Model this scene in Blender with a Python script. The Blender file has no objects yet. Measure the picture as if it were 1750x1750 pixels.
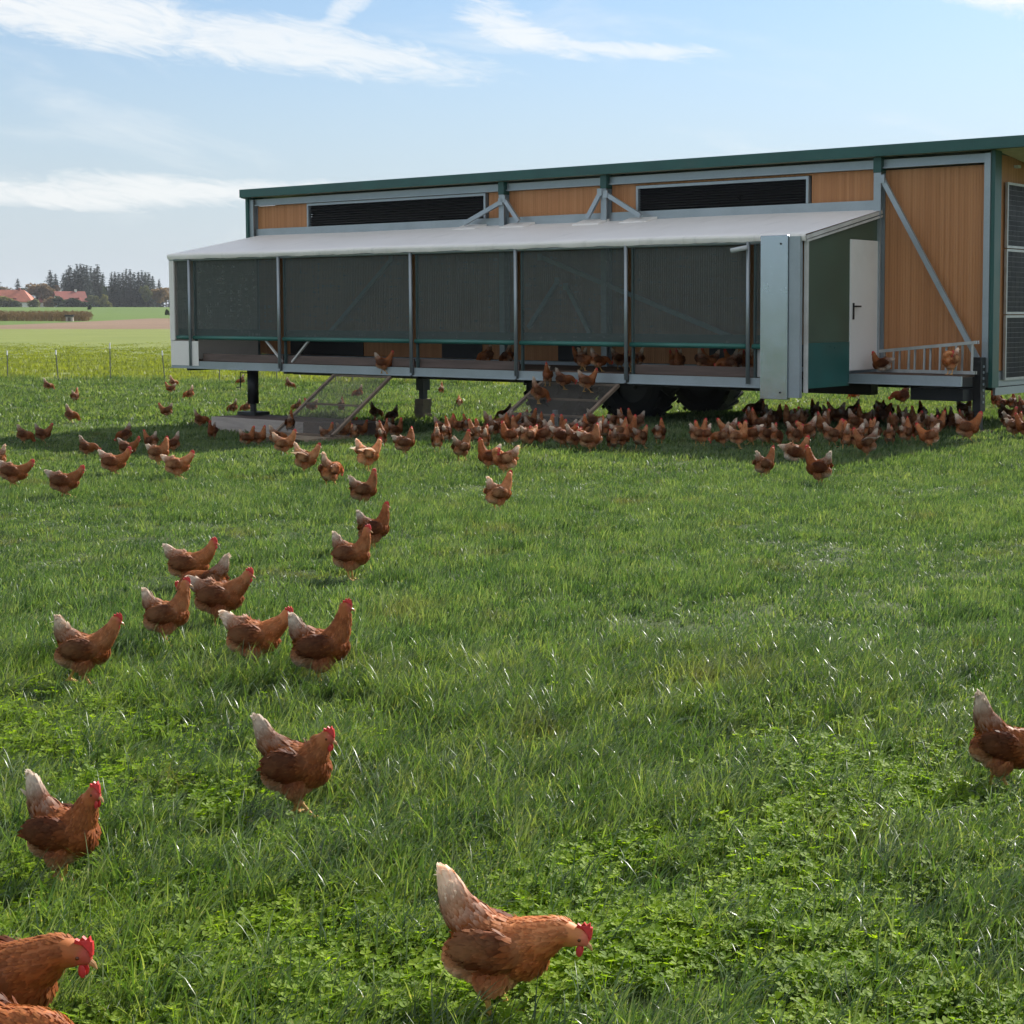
import bpy, bmesh, math, random
import numpy as np
from mathutils import Vector, Matrix, Euler, kdtree, noise

scene = bpy.context.scene
COL = scene.collection
R = math.radians

# ------------------------------------------------------------------ camera
CAM_H = 1.75
cam_d = bpy.data.cameras.new("camera")
cam = bpy.data.objects.new("camera", cam_d)
COL.objects.link(cam)
cam.location = (0, 0, CAM_H)
cam.rotation_euler = (R(90 - 4.0133), 0, 0)
cam_d.sensor_fit = 'HORIZONTAL'
cam_d.sensor_width = 36.0
cam_d.lens = 36.0 * 2698.82 / 1750.0
cam_d.shift_x = -(1116 - 875) / 1750.0
cam_d.shift_y = (720 - 875) / 1750.0
cam_d.clip_start = 0.05
cam_d.clip_end = 6000
scene.camera = cam

# ------------------------------------------------------------------ light
SUN_AZ, SUN_EL = 35.0, 35.5            # degrees right of the view (+Y), above the horizon
sun_d = bpy.data.lights.new("sun", 'SUN')
sun_d.energy = 4.1
sun_d.angle = R(0.8)
sun_d.color = (1.0, 0.955, 0.88)
sun = bpy.data.objects.new("sun", sun_d)
COL.objects.link(sun)
sv_ = Vector((math.sin(R(SUN_AZ)) * math.cos(R(SUN_EL)), math.cos(R(SUN_AZ)) * math.cos(R(SUN_EL)), math.sin(R(SUN_EL))))
sun.rotation_euler = sv_.to_track_quat('Z', 'Y').to_euler()
sun.location = sv_ * 60

world = bpy.data.worlds.new("World")
scene.world = world
world.use_nodes = True
wt = world.node_tree
wt.nodes.clear()


class NG:
    """tiny node-graph helper"""
    def __init__(self, tree):
        self.t = tree

    def n(self, kind, ins=None, **props):
        nd = self.t.nodes.new(kind)
        for k, v in props.items():
            setattr(nd, k, v)
        for k, v in (ins or {}).items():
            sock = nd.inputs[k]
            if isinstance(v, bpy.types.NodeSocket):
                self.t.links.new(v, sock)
            else:
                sock.default_value = v
        return nd

    def math(self, op, a, b=0.0, c=None):
        nd = self.n('ShaderNodeMath', operation=op)
        for i, v in enumerate((a, b) if c is None else (a, b, c)):
            if isinstance(v, bpy.types.NodeSocket):
                self.t.links.new(v, nd.inputs[i])
            else:
                nd.inputs[i].default_value = v
        return nd.outputs[0]

    def mix(self, f, a, b, mode='MIX'):
        nd = self.n('ShaderNodeMix', data_type='RGBA', blend_type=mode)
        for key, v in ((0, f), (6, a), (7, b)):
            if isinstance(v, bpy.types.NodeSocket):
                self.t.links.new(v, nd.inputs[key])
            else:
                if key and len(v) == 3:
                    v = (*v, 1)
                nd.inputs[key].default_value = v
        return nd.outputs[2]

    def ramp(self, f, stops, interp='LINEAR'):
        nd = self.n('ShaderNodeValToRGB', {0: f})
        cr = nd.color_ramp
        cr.interpolation = interp
        while len(cr.elements) < len(stops):
            cr.elements.new(0.5)
        for e, (p, c) in zip(cr.elements, stops):
            e.position = p
            e.color = (c, c, c, 1) if isinstance(c, (int, float)) else (*c, 1)
        return nd.outputs[0]

    def maprange(self, v, a, b, c=0.0, d=1.0, smooth=True):
        nd = self.n('ShaderNodeMapRange', {0: v, 1: a, 2: b, 3: c, 4: d}, interpolation_type='SMOOTHSTEP' if smooth else 'LINEAR')
        return nd.outputs[0]


def build_world():
    g = NG(wt)
    tc = g.n('ShaderNodeTexCoord')
    d = tc.outputs['Generated']
    sep = g.n('ShaderNodeSeparateXYZ', {0: d})
    x, y, z = sep.outputs
    sky = g.n('ShaderNodeTexSky', sky_type='NISHITA', sun_disc=False, sun_elevation=R(SUN_EL), sun_rotation=R(SUN_AZ),
              altitude=500, air_density=1.0, dust_density=SKY_DUST, ozone_density=2.0)
    # azimuth / elevation in degrees (0 = +Y)
    az = g.math('MULTIPLY', g.math('ARCTAN2', x, y), 180 / math.pi)
    el = g.math('MULTIPLY', g.math('ARCSINE', z), 180 / math.pi)
    # overhead cloud out of view, added for fill light, on a flat layer: streaks lengthen towards the horizon
    zz = g.math('MAXIMUM', z, 0.02)
    px = g.math('DIVIDE', x, g.math('ADD', zz, 0.04))
    py = g.math('DIVIDE', y, g.math('ADD', zz, 0.04))
    v = g.n('ShaderNodeCombineXYZ', {0: g.math('MULTIPLY', px, 0.55), 1: g.math('MULTIPLY', py, 0.55), 2: 0.0}).outputs[0]
    n1 = g.n('ShaderNodeTexNoise', {'Vector': v, 'Scale': 0.55, 'Detail': 9.0, 'Roughness': 0.62, 'Distortion': 0.7}).outputs[0]
    ang = g.n('ShaderNodeCombineXYZ', {0: g.math('MULTIPLY', az, 0.085), 1: g.math('MULTIPLY', g.math('ADD', el, g.math('MULTIPLY', az, 0.16)), 0.36), 2: 3.0}).outputs[0]
    n2 = g.n('ShaderNodeTexNoise', {'Vector': ang, 'Scale': 1.35, 'Detail': 10.0, 'Roughness': 0.58, 'Distortion': 0.55}).outputs[0]
    n3 = g.n('ShaderNodeTexNoise', {'Vector': ang, 'Scale': 5.0, 'Detail': 10.0, 'Roughness': 0.68, 'Distortion': 1.4}).outputs[0]
    wob = g.math('MULTIPLY', g.math('SUBTRACT', n2, 0.5), 3.2)

    def streak(az0, el0, slope, half_az, half_el, soft=1.0):
        """one elongated cloud bank: a soft lens in azimuth/elevation, its edge frayed by noise"""
        da = g.math('SUBTRACT', az, az0)
        e = g.math('SUBTRACT', g.math('SUBTRACT', el, el0), g.math('MULTIPLY', da, slope))
        e = g.math('ADD', e, g.math('MULTIPLY', wob, 0.45 * soft))
        qa = g.math('POWER', g.math('ABSOLUTE', g.math('DIVIDE', da, half_az)), 2.0)
        qe = g.math('POWER', g.math('ABSOLUTE', g.math('DIVIDE', e, half_el)), 2.0)
        r = g.math('ADD', qa, qe)
        r = g.math('ADD', r, g.math('MULTIPLY', g.math('SUBTRACT', n3, 0.5), 2.4))
        return g.maprange(r, 1.25, -0.1)

    masks = [g.math('MULTIPLY', streak(*p[:6]), p[6]) for p in CLOUDS]
    m = masks[0]
    for k in masks[1:]:
        m = g.math('MAXIMUM', m, k)
    thin = g.maprange(n2, 0.50, 0.86, 0.0, 0.42)
    over = g.math('MULTIPLY', g.maprange(n1, 0.36, 0.60, 0.0, 0.92), g.maprange(el, 11.0, 20.0))  # cloud cover above the frame, thickened to brighten surfaces in shade
    m = g.math('MAXIMUM', m, g.math('MAXIMUM', thin, over))
    m = g.math('MULTIPLY', m, g.maprange(el, -0.5, 1.5))
    veil = g.maprange(el, 15.0, -1.0, 0.0, SKY_VEIL)                 # milky air low over the land
    col = g.mix(veil, g.mix(1.0, sky.outputs[0], SKY_TINT, 'MULTIPLY'), VEIL_COL)
    col = g.mix(m, col, CLOUD_COL)
    bg = g.n('ShaderNodeBackground', {0: col, 1: SKY_STRENGTH})
    out = g.n('ShaderNodeOutputWorld', {0: bg.outputs[0]})


SKY_STRENGTH = 0.077
SKY_DUST = 0.6
SKY_VEIL = 0.96
SKY_TINT = (0.70, 0.765, 0.79)
VEIL_COL = (3.5, 3.9, 4.4)
CLOUD_COL = (6.2, 6.2, 6.1)
#          azimuth, elevation, slope, half width, half height, strength
CLOUDS = [(-20.5, 10.0, -0.12, 9.0, 1.15, None, .80),
          (-13.0, 9.15, -0.10, 7.5, 0.95, None, 0.72),
          (-10.6, 10.8, 0.9, 1.2, 0.7, None, 0.6),
          (-4.6, 9.9, -0.30, 2.6, 0.7, None, 0.75),
          (-1.3, 9.35, -0.10, 4.2, 0.34, None, 0.65),
          (13.5, 10.9, -0.22, 5.0, 1.0, None, 0.95),
          (-19.5, 4.05, 0.0, 11.0, 0.60, None, 0.68)]
CLOUDS = [(a, b, c, d, e, 1.0, f) for a, b, c, d, e, _, f in CLOUDS]
build_world()

scene.view_settings.view_transform = 'Standard'
scene.view_settings.look = 'None'
scene.view_settings.exposure = 1.1
scene.view_settings.gamma = 1.0
scene.view_settings.use_curve_mapping = False
scene.render.engine = 'CYCLES'
scene.cycles.max_bounces = 8
scene.cycles.transparent_max_bounces = 12
scene.cycles.use_adaptive_sampling = True
scene.cycles.adaptive_threshold = 0.02
scene.cycles.use_denoising = True

# ------------------------------------------------------------------ bookkeeping helpers
def tag(o, label=None, cat=None, group=None, kind=None):
    if label: o['label'] = label
    if cat: o['category'] = cat
    if group: o['group'] = group
    if kind: o['kind'] = kind
    return o


def empty(name, loc=(0, 0, 0), rz=0.0):
    o = bpy.data.objects.new(name, None)
    o.location = loc
    o.rotation_euler = (0, 0, rz)
    o.empty_display_size = 0.2
    COL.objects.link(o)
    return o


class MB:
    """collects faces, then links them as one mesh object"""
    def __init__(self):
        self.v, self.f = [], []

    def add(self, verts, faces):
        b = len(self.v)
        self.v += [tuple(p) for p in verts]
        self.f += [tuple(i + b for i in f) for f in faces]
        return self

    def box(self, x0, x1, y0, y1, z0, z1):
        x0, x1 = sorted((x0, x1)); y0, y1 = sorted((y0, y1)); z0, z1 = sorted((z0, z1))
        vs = [(x, y, z) for z in (z0, z1) for y in (y0, y1) for x in (x0, x1)]
        return self.add(vs, [(0, 2, 3, 1), (4, 5, 7, 6), (0, 1, 5, 4), (2, 6, 7, 3), (0, 4, 6, 2), (1, 3, 7, 5)])

    def bar(self, p, q, w, h, up=(0, 0, 1)):
        """a rectangular bar from p to q"""
        p, q = Vector(p), Vector(q)
        d = (q - p).normalized()
        a = d.cross(Vector(up))
        if a.length < 1e-4:
            a = d.cross(Vector((0, 1, 0)))
        a.normalize()
        b = a.cross(d).normalized()
        vs = [c + a * (sx * w / 2) + b * (sy * h / 2) for c in (p, q) for sy in (-1, 1) for sx in (-1, 1)]
        return self.add(vs, [(0, 2, 3, 1), (4, 5, 7, 6), (0, 1, 5, 4), (2, 6, 7, 3), (0, 4, 6, 2), (1, 3, 7, 5)])

    def tube(self, pts, rad, seg=8, cap=True, squash=None):
        """lofted tube along pts; rad = number or list of numbers or (a, b) pairs"""
        pts = [Vector(p) for p in pts]
        n = len(pts)
        rad = [rad] * n if isinstance(rad, (int, float)) else list(rad)
        base = len(self.v)
        prev = None
        rings = []
        for i, p in enumerate(pts):
            t = (pts[min(i + 1, n - 1)] - pts[max(i - 1, 0)])
            t = t.normalized() if t.length > 1e-9 else Vector((0, 0, 1))
            if prev is None:
                a = t.cross(Vector((0, 0, 1)))
                if a.length < 1e-3:
                    a = t.cross(Vector((1, 0, 0)))
            else:
                a = prev - t * prev.dot(t)
            a.normalize()
            prev = a
            b = t.cross(a)
            r = rad[i]
            ra, rb = (r, r) if isinstance(r, (int, float)) else r
            rings.append([p + a * (math.cos(2 * math.pi * k / seg) * ra) + b * (math.sin(2 * math.pi * k / seg) * rb) for k in range(seg)])
        vs = [q for r_ in rings for q in r_]
        fs = []
        for i in range(n - 1):
            for k in range(seg):
                k2 = (k + 1) % seg
                fs.append((i * seg + k, i * seg + k2, (i + 1) * seg + k2, (i + 1) * seg + k))
        if cap:
            fs.append(tuple(reversed(range(seg))))
            fs.append(tuple((n - 1) * seg + k for k in range(seg)))
        return self.add(vs, fs)

    def mesh(self, name):
        me = bpy.data.meshes.new(name)
        me.from_pydata(self.v, [], self.f)
        me.update()
        return me

    def build(self, name, mat, parent=None, smooth=False, bevel=0.0):
        me = self.mesh(name)
        if bevel or smooth:
            bm = bmesh.new(); bm.from_mesh(me)
            if bevel:
                bmesh.ops.remove_doubles(bm, verts=bm.verts, dist=1e-5)
                bmesh.ops.bevel(bm, geom=[e for e in bm.edges if len(e.link_faces) == 2 and e.calc_face_angle(0) > 0.6], offset=bevel, segments=1, affect='EDGES')
            bm.to_mesh(me); bm.free()
        if smooth:
            me.polygons.foreach_set('use_smooth', [True] * len(me.polygons))
        o = bpy.data.objects.new(name, me)
        if mat: me.materials.append(mat)
        COL.objects.link(o)
        if parent: o.parent = parent
        return o


def link_mesh(name, me, parent=None, loc=(0, 0, 0)):
    o = bpy.data.objects.new(name, me)
    o.location = loc
    COL.objects.link(o)
    if parent: o.parent = parent
    return o


ORD = ["first", "second", "third", "fourth", "fifth", "sixth", "seventh", "eighth", "ninth", "tenth", "eleventh", "twelfth",
       "thirteenth", "fourteenth", "fifteenth", "sixteenth", "seventeenth", "eighteenth", "nineteenth", "twentieth",
       "twenty-first", "twenty-second", "twenty-third", "twenty-fourth", "twenty-fifth", "twenty-sixth", "twenty-seventh"]

# ------------------------------------------------------------------ materials
def new_mat(name):
    m = bpy.data.materials.new(name)
    m.use_nodes = True
    m.node_tree.nodes.clear()
    return m, NG(m.node_tree)


def finish(g, shader, disp=None):
    o = g.n('ShaderNodeOutputMaterial', {0: shader})
    return o


def plain(name, col, rough=0.6, metal=0.0, var=0.12, scale=6.0, bump=0.0, bump_scale=60.0, spec=0.5, dirt=None, stretch=(1, 1, 1)):
    """principled surface with large soft variation, a little dirt and fine relief"""
    m, g = new_mat(name)
    tc = g.n('ShaderNodeTexCoord').outputs['Object']
    mp = g.n('ShaderNodeMapping', {0: tc, 3: stretch}).outputs[0]
    n1 = g.n('ShaderNodeTexNoise', {'Vector': mp, 'Scale': scale, 'Detail': 6.0, 'Roughness': 0.6}).outputs[0]
    lo = tuple(c * (1 - var) for c in col); hi = tuple(min(1, c * (1 + var)) for c in col)
    c = g.mix(g.maprange(n1, 0.3, 0.7), lo, hi)
    if dirt:
        n2 = g.n('ShaderNodeTexNoise', {'Vector': mp, 'Scale': scale * 0.45, 'Detail': 8.0, 'Roughness': 0.7, 'Distortion': 0.4}).outputs[0]
        c = g.mix(g.maprange(n2, 0.52, 0.78, 0.0, 0.65), c, dirt)
    b = g.n('ShaderNodeBsdfPrincipled', {'Base Color': c, 'Metallic': metal, 'Specular IOR Level': spec})
    rr = g.maprange(n1, 0.3, 0.7, max(0.05, rough - 0.08), min(1, rough + 0.08))
    g.t.links.new(rr, b.inputs['Roughness'])
    if bump:
        n3 = g.n('ShaderNodeTexNoise', {'Vector': mp, 'Scale': bump_scale, 'Detail': 4.0}).outputs[0]
        bp = g.n('ShaderNodeBump', {'Strength': 0.6, 'Distance': bump, 'Height': n3})
        g.t.links.new(bp.outputs[0], b.inputs['Normal'])
    finish(g, b.outputs[0])
    return m


def galvanised(name, col=(0.36, 0.40, 0.43), rough=0.42, metal=0.6):
    m, g = new_mat(name)
    tc = g.n('ShaderNodeTexCoord').outputs['Object']
    vo = g.n('ShaderNodeTexVoronoi', {'Vector': tc, 'Scale': 55.0}, feature='F1').outputs['Color']
    sp = g.n('ShaderNodeSeparateColor', {0: vo}).outputs[0]
    n1 = g.n('ShaderNodeTexNoise', {'Vector': tc, 'Scale': 2.2, 'Detail': 7.0, 'Roughness': 0.65}).outputs[0]
    f = g.math('ADD', g.math('MULTIPLY', sp, 0.12), g.math('MULTIPLY', n1, 0.88))
    c = g.mix(g.maprange(f, 0.25, 0.75), tuple(k * 0.90 for k in col), tuple(min(1, k * 1.1) for k in col))
    b = g.n('ShaderNodeBsdfPrincipled', {'Base Color': c, 'Metallic': metal, 'Specular IOR Level': 0.5})
    g.t.links.new(g.maprange(f, 0.2, 0.8, rough - 0.06, rough + 0.08), b.inputs['Roughness'])
    finish(g, b.outputs[0])
    return m


def wood_boards():
    """larch boarding: colour varies board by board (4 cm pitch along local x) with fine vertical grain"""
    m, g = new_mat("larch_boards")
    tc = g.n('ShaderNodeTexCoord').outputs['Object']
    s = g.n('ShaderNodeSeparateXYZ', {0: tc})
    xx = g.math('ADD', s.outputs[0], g.math('MULTIPLY', s.outputs[1], 1.0))
    cell = g.math('FLOOR', g.math('DIVIDE', xx, 0.045))
    wn = g.n('ShaderNodeTexWhiteNoise', {'W': cell}, noise_dimensions='1D').outputs[0]
    mp = g.n('ShaderNodeMapping', {0: tc, 3: (40, 40, 1.6)}).outputs[0]
    n1 = g.n('ShaderNodeTexNoise', {'Vector': mp, 'Scale': 2.0, 'Detail': 6.0, 'Roughness': 0.6}).outputs[0]
    n2 = g.n('ShaderNodeTexNoise', {'Vector': tc, 'Scale': 0.9, 'Detail': 5.0}).outputs[0]
    f = g.math('ADD', g.math('MULTIPLY', wn, 0.45), g.math('ADD', g.math('MULTIPLY', n1, 0.35), g.math('MULTIPLY', n2, 0.2)))
    c = g.ramp(f, [(0.2, (0.42, 0.180, 0.072)), (0.5, (0.485, 0.215, 0.090)), (0.8, (0.55, 0.262, 0.118))])
    b = g.n('ShaderNodeBsdfPrincipled', {'Base Color': c, 'Roughness': 0.6, 'Specular IOR Level': 0.35})
    bp = g.n('ShaderNodeBump', {'Strength': 0.3, 'Distance': 0.002, 'Height': n1})
    g.t.links.new(bp.outputs[0], b.inputs['Normal'])
    finish(g, b.outputs[0])
    return m


def net_material():
    """dark green wind netting: a fine weave, partly open"""
    m, g = new_mat("wind_netting")
    tc = g.n('ShaderNodeTexCoord').outputs['Object']
    n1 = g.n('ShaderNodeTexNoise', {'Vector': g.n('ShaderNodeMapping', {0: tc, 3: (6.0, 1, 0.5)}).outputs[0], 'Scale': 3.0, 'Detail': 5.0}).outputs[0]
    n2 = g.n('ShaderNodeTexNoise', {'Vector': g.n('ShaderNodeMapping', {0: tc, 3: (0.6, 1, 7.0)}).outputs[0], 'Scale': 4.0, 'Detail': 5.0}).outputs[0]
    f = g.math('ADD', g.math('MULTIPLY', n1, 0.5), g.math('MULTIPLY', n2, 0.5))
    c = g.mix(g.maprange(f, 0.35, 0.65), (0.088, 0.104, 0.101), (0.106, 0.122, 0.118))
    d = g.n('ShaderNodeBsdfPrincipled', {'Base Color': c, 'Roughness': 0.75, 'Specular IOR Level': 0.2})
    t = g.n('ShaderNodeBsdfTransparent', {0: (0.85, 0.92, 0.88, 1)})
    mx = g.n('ShaderNodeMixShader', {0: g.maprange(f, 0.3, 0.7, 0.62, 0.71), 1: t.outputs[0], 2: d.outputs[0]})
    finish(g, mx.outputs[0])
    return m


def wire_mesh_material():
    """galvanised wire mesh of the ramps, closed up with dirt: mostly see-through"""
    m, g = new_mat("ramp_wire_mesh")
    tc = g.n('ShaderNodeTexCoord').outputs['Object']
    d = g.n('ShaderNodeBsdfPrincipled', {'Base Color': (0.10, 0.09, 0.075, 1), 'Roughness': 0.8})
    t = g.n('ShaderNodeBsdfTransparent')
    n1 = g.n('ShaderNodeTexNoise', {'Vector': tc, 'Scale': 7.0, 'Detail': 6.0}).outputs[0]
    mx = g.n('ShaderNodeMixShader', {0: g.maprange(n1, 0.3, 0.7, 0.34, 0.52), 1: t.outputs[0], 2: d.outputs[0]})
    finish(g, mx.outputs[0])
    return m


def tarp_material():
    m, g = new_mat("white_tarpaulin")
    tc = g.n('ShaderNodeTexCoord').outputs['Object']
    n1 = g.n('ShaderNodeTexNoise', {'Vector': tc, 'Scale': 1.2, 'Detail': 7.0, 'Roughness': 0.65}).outputs[0]
    n2 = g.n('ShaderNodeTexNoise', {'Vector': g.n('ShaderNodeMapping', {0: tc, 3: (3.0, 0.4, 0.4)}).outputs[0], 'Scale': 3.0, 'Detail': 6.0}).outputs[0]
    c = g.mix(g.maprange(n1, 0.35, 0.75), (0.93, 0.89, 0.85), (0.88, 0.84, 0.80))
    c = g.mix(g.maprange(n2, 0.55, 0.8, 0, 0.35), c, (0.52, 0.50, 0.46))
    d = g.n('ShaderNodeBsdfPrincipled', {'Base Color': c, 'Roughness': 0.5, 'Specular IOR Level': 0.4})
    t = g.n('ShaderNodeBsdfTranslucent', {0: (0.8, 0.76, 0.70, 1)})
    mx = g.n('ShaderNodeMixShader', {0: 0.05, 1: d.outputs[0], 2: t.outputs[0]})
    bp = g.n('ShaderNodeBump', {'Strength': 0.4, 'Distance': 0.01, 'Height': n1})
    g.t.links.new(bp.outputs[0], d.inputs['Normal'])
    finish(g, mx.outputs[0])
    return m


M = {}
M['galv'] = galvanised("galvanised_steel")
M['galv_sheet'] = galvanised("galvanised_sheet", (0.46, 0.52, 0.57), 0.22, 0.9)
M['wood'] = wood_boards()
M['net'] = net_material()
M['wire'] = wire_mesh_material()
M['tarp'] = tarp_material()
M['green'] = plain("dark_green_sheet_metal", (0.018, 0.085, 0.075), 0.38, var=0.14, scale=1.5, dirt=(0.045, 0.095, 0.085))
M['overlap'] = plain("green_net_hem", (0.035, 0.090, 0.080), 0.6, var=0.15, scale=2.0)
M['green_wall'] = plain("dark_green_panel", (0.062, 0.098, 0.066), 0.5, var=0.12, scale=1.2, dirt=(0.07, 0.085, 0.06))
M['teal_panel'] = plain("teal_splash_panel", (0.016, 0.105, 0.095), 0.35, var=0.15, scale=2.0)
M['guide'] = plain("dark_net_guide", (0.045, 0.075, 0.075), 0.5)
M['net_green'] = plain("green_roller_tube", (0.030, 0.15, 0.125), 0.4, var=0.12, scale=2.0)
M['door'] = plain("white_door_paint", (0.74, 0.72, 0.70), 0.45, var=0.05, scale=1.0, dirt=(0.55, 0.52, 0.47))
M['black'] = plain("black_paint", (0.012, 0.012, 0.014), 0.5, var=0.3, scale=5)
M['slat'] = plain("black_louvre_slat", (0.014, 0.014, 0.017), 0.35, var=0.3, scale=5)
M['rubber'] = plain("tyre_rubber", (0.014, 0.014, 0.015), 0.75, var=0.4, scale=4, bump=0.002, dirt=(0.035, 0.028, 0.02))
M['rim'] = plain("wheel_rim_paint", (0.022, 0.022, 0.023), 0.5)
M['floor_wood'] = plain("trodden_floor_board", (0.085, 0.052, 0.034), 0.8, var=0.3, scale=3, bump=0.003, stretch=(0.6, 4, 4))
M['kick'] = plain("brown_kick_board", (0.115, 0.078, 0.066), 0.7, var=0.3, scale=2.5, bump=0.002, stretch=(0.5, 3, 6), dirt=(0.05, 0.035, 0.03))
M['ply'] = plain("weathered_plywood", (0.42, 0.36, 0.33), 0.8, var=0.15, scale=3, bump=0.002, stretch=(0.5, 3, 5), dirt=(0.25, 0.21, 0.185))
M['pallet'] = plain("pallet_wood", (0.30, 0.225, 0.155), 0.8, var=0.3, scale=5, bump=0.003, dirt=(0.08, 0.06, 0.045))
M['beam_wood'] = plain("ramp_timber", (0.20, 0.145, 0.105), 0.75, var=0.25, scale=4, bump=0.002)
M['white_board'] = plain("white_plastic_board", (0.62, 0.60, 0.58), 0.5, var=0.12, scale=2, dirt=(0.35, 0.32, 0.28))
M['alu'] = plain("aluminium_ladder", (0.46, 0.46, 0.45), 0.45, metal=0.5, var=0.15)
M['cell'] = plain("solar_cell", (0.012, 0.013, 0.018), 0.45, var=0.3, scale=8, spec=0.12)
M['cell_line'] = plain("solar_backsheet", (0.22, 0.23, 0.24), 0.4, var=0.1)
M['cam'] = plain("camera_housing", (0.55, 0.56, 0.57), 0.4)
M['roof'] = plain("green_roof_sheet", (0.020, 0.085, 0.075), 0.45, var=0.12, scale=1.0)
M['cream'] = plain("pale_underside", (0.55, 0.50, 0.40), 0.7)

# ------------------------------------------------------------------ terrain
def sm(t):
    t = min(1.0, max(0.0, t))
    return t * t * (3 - 2 * t)


def ground_z(x, y):
    """the pasture drops half a metre towards the far left; beyond the fields the land rises to a low crest"""
    s = (x - 4.866) * -0.8042 + (y - 22.812) * 0.5943
    z = -0.5 * sm((s - 4) / 8.0) * sm((70 - x) / 30)
    return z + 3.4 * sm((y - 170) / 380)


def fence_y(x):
    return 46.1 - 0.255 * x


def grass_ground(name, dark, mid, light, brown=None, scale=1.0, brown_amt=0.3, bump=0.02):
    m, g = new_mat(name)
    pos = g.n('ShaderNodeNewGeometry').outputs['Position']
    n1 = g.n('ShaderNodeTexNoise', {'Vector': pos, 'Scale': 0.22 * scale, 'Detail': 8.0, 'Roughness': 0.62}).outputs[0]
    n2 = g.n('ShaderNodeTexNoise', {'Vector': pos, 'Scale': 9.0 * scale, 'Detail': 6.0, 'Roughness': 0.7}).outputs[0]
    n3 = g.n('ShaderNodeTexNoise', {'Vector': pos, 'Scale': 0.9 * scale, 'Detail': 6.0, 'Roughness': 0.6, 'Distortion': 0.5}).outputs[0]
    f = g.math('ADD', g.math('MULTIPLY', n1, 0.55), g.math('MULTIPLY', n2, 0.45))
    c = g.ramp(f, [(0.33, dark), (0.5, mid), (0.66, light)])
    if brown:
        c = g.mix(g.maprange(n3, 0.56, 0.74, 0.0, brown_amt), c, brown)
    b = g.n('ShaderNodeBsdfPrincipled', {'Base Color': c, 'Roughness': 0.85, 'Specular IOR Level': 0.15})
    bp = g.n('ShaderNodeBump', {'Strength': 0.8, 'Distance': bump, 'Height': n2})
    g.t.links.new(bp.outputs[0], b.inputs['Normal'])
    finish(g, b.outputs[0])
    return m


def sheet(name, xs, y0, y1, ny, mat, power=1.0):
    """a strip of terrain between the lines y0(x) and y1(x)"""
    vs, fs = [], []
    nx = len(xs)
    for j in range(ny + 1):
        t = (j / ny) ** power
        for x in xs:
            y = y0(x) * (1 - t) + y1(x) * t
            vs.append((x, y, ground_z(x, y)))
    for j in range(ny):
        for i in range(nx - 1):
            a = j * nx + i
            fs.append((a, a + 1, a + nx + 1, a + nx))
    me = bpy.data.meshes.new(name)
    me.from_pydata(vs, [], fs)
    me.polygons.foreach_set('use_smooth', [True] * len(me.polygons))
    me.materials.append(mat)
    o = link_mesh(name, me)
    return tag(o, kind='structure')


def lin(a, b, n):
    return [a + (b - a) * i / (n - 1) for i in range(n)]


M['pasture'] = grass_ground("pasture_soil", (0.030, 0.045, 0.016), (0.055, 0.080, 0.024), (0.080, 0.11, 0.03), (0.12, 0.09, 0.055), 1.6, 0.45)
M['meadow'] = grass_ground("meadow_green", (0.125, 0.155, 0.036), (0.155, 0.185, 0.044), (0.185, 0.21, 0.052), (0.18, 0.185, 0.07), 0.5, 0.5, 0.06)
M['crop'] = grass_ground("young_crop_green", (0.070, 0.118, 0.020), (0.086, 0.138, 0.025), (0.102, 0.156, 0.030), None, 0.05, 0.0, 0.05)
M['plough'] = grass_ground("bare_ploughed_soil", (0.145, 0.092, 0.060), (0.185, 0.122, 0.080), (0.225, 0.152, 0.10), (0.14, 0.13, 0.06), 0.12, 0.4, 0.05)

xs_near = lin(-46, 46, 93)
pasture = sheet("ground", xs_near, lambda x: -8.0, fence_y, 64, M['pasture'])
meadow = sheet("meadow", lin(-130, 130, 105), lambda x: fence_y(x), lambda x: 190.0, 48, M['meadow'], 1.5)
for x0, x1 in ((-130, -46), (46, 130)):                      # the pasture goes on to either side
    sheet("ground", lin(x0, x1, 43), lambda x: -8.0, fence_y, 32, M['pasture'])
sheet("ploughed_field", lin(-92, 260, 90), lambda x: 190.0, lambda x: 290.0 - 0.03 * (x + 92), 24, M['plough'])
sheet("field", lin(-92, 260, 90), lambda x: 290.0 - 0.03 * (x + 92), lambda x: 800.0, 60, M['crop'])
sheet("field", lin(-420, -92, 80), lambda x: 190.0, lambda x: 800.0, 80, M['crop'])
sheet("field", lin(-420, -130, 40), lambda x: -8.0, lambda x: 190.0, 20, M['meadow'])
sheet("field", lin(130, 420, 40), lambda x: -8.0, lambda x: 190.0, 20, M['meadow'])
sheet("field", lin(260, 420, 20), lambda x: 190.0, lambda x: 800.0, 40, M['crop'])
vs = [(-3000, 800, ground_z(0, 800)), (3000, 800, ground_z(0, 800)), (3000, 5000, ground_z(0, 800)), (-3000, 5000, ground_z(0, 800))]
MB_ = MB(); MB_.add(vs, [(0, 1, 2, 3)])
tag(MB_.build("field", M['crop']), kind='structure')
MB_ = MB(); MB_.add([(-3000, -3000, -0.6), (3000, -3000, -0.6), (3000, 800, -0.6), (-3000, 800, -0.6)], [(0, 1, 2, 3)])
tag(MB_.build("terrain", M['crop']), kind='structure')

# ------------------------------------------------------------------ grass and clover
rng = np.random.default_rng(7)


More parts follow.
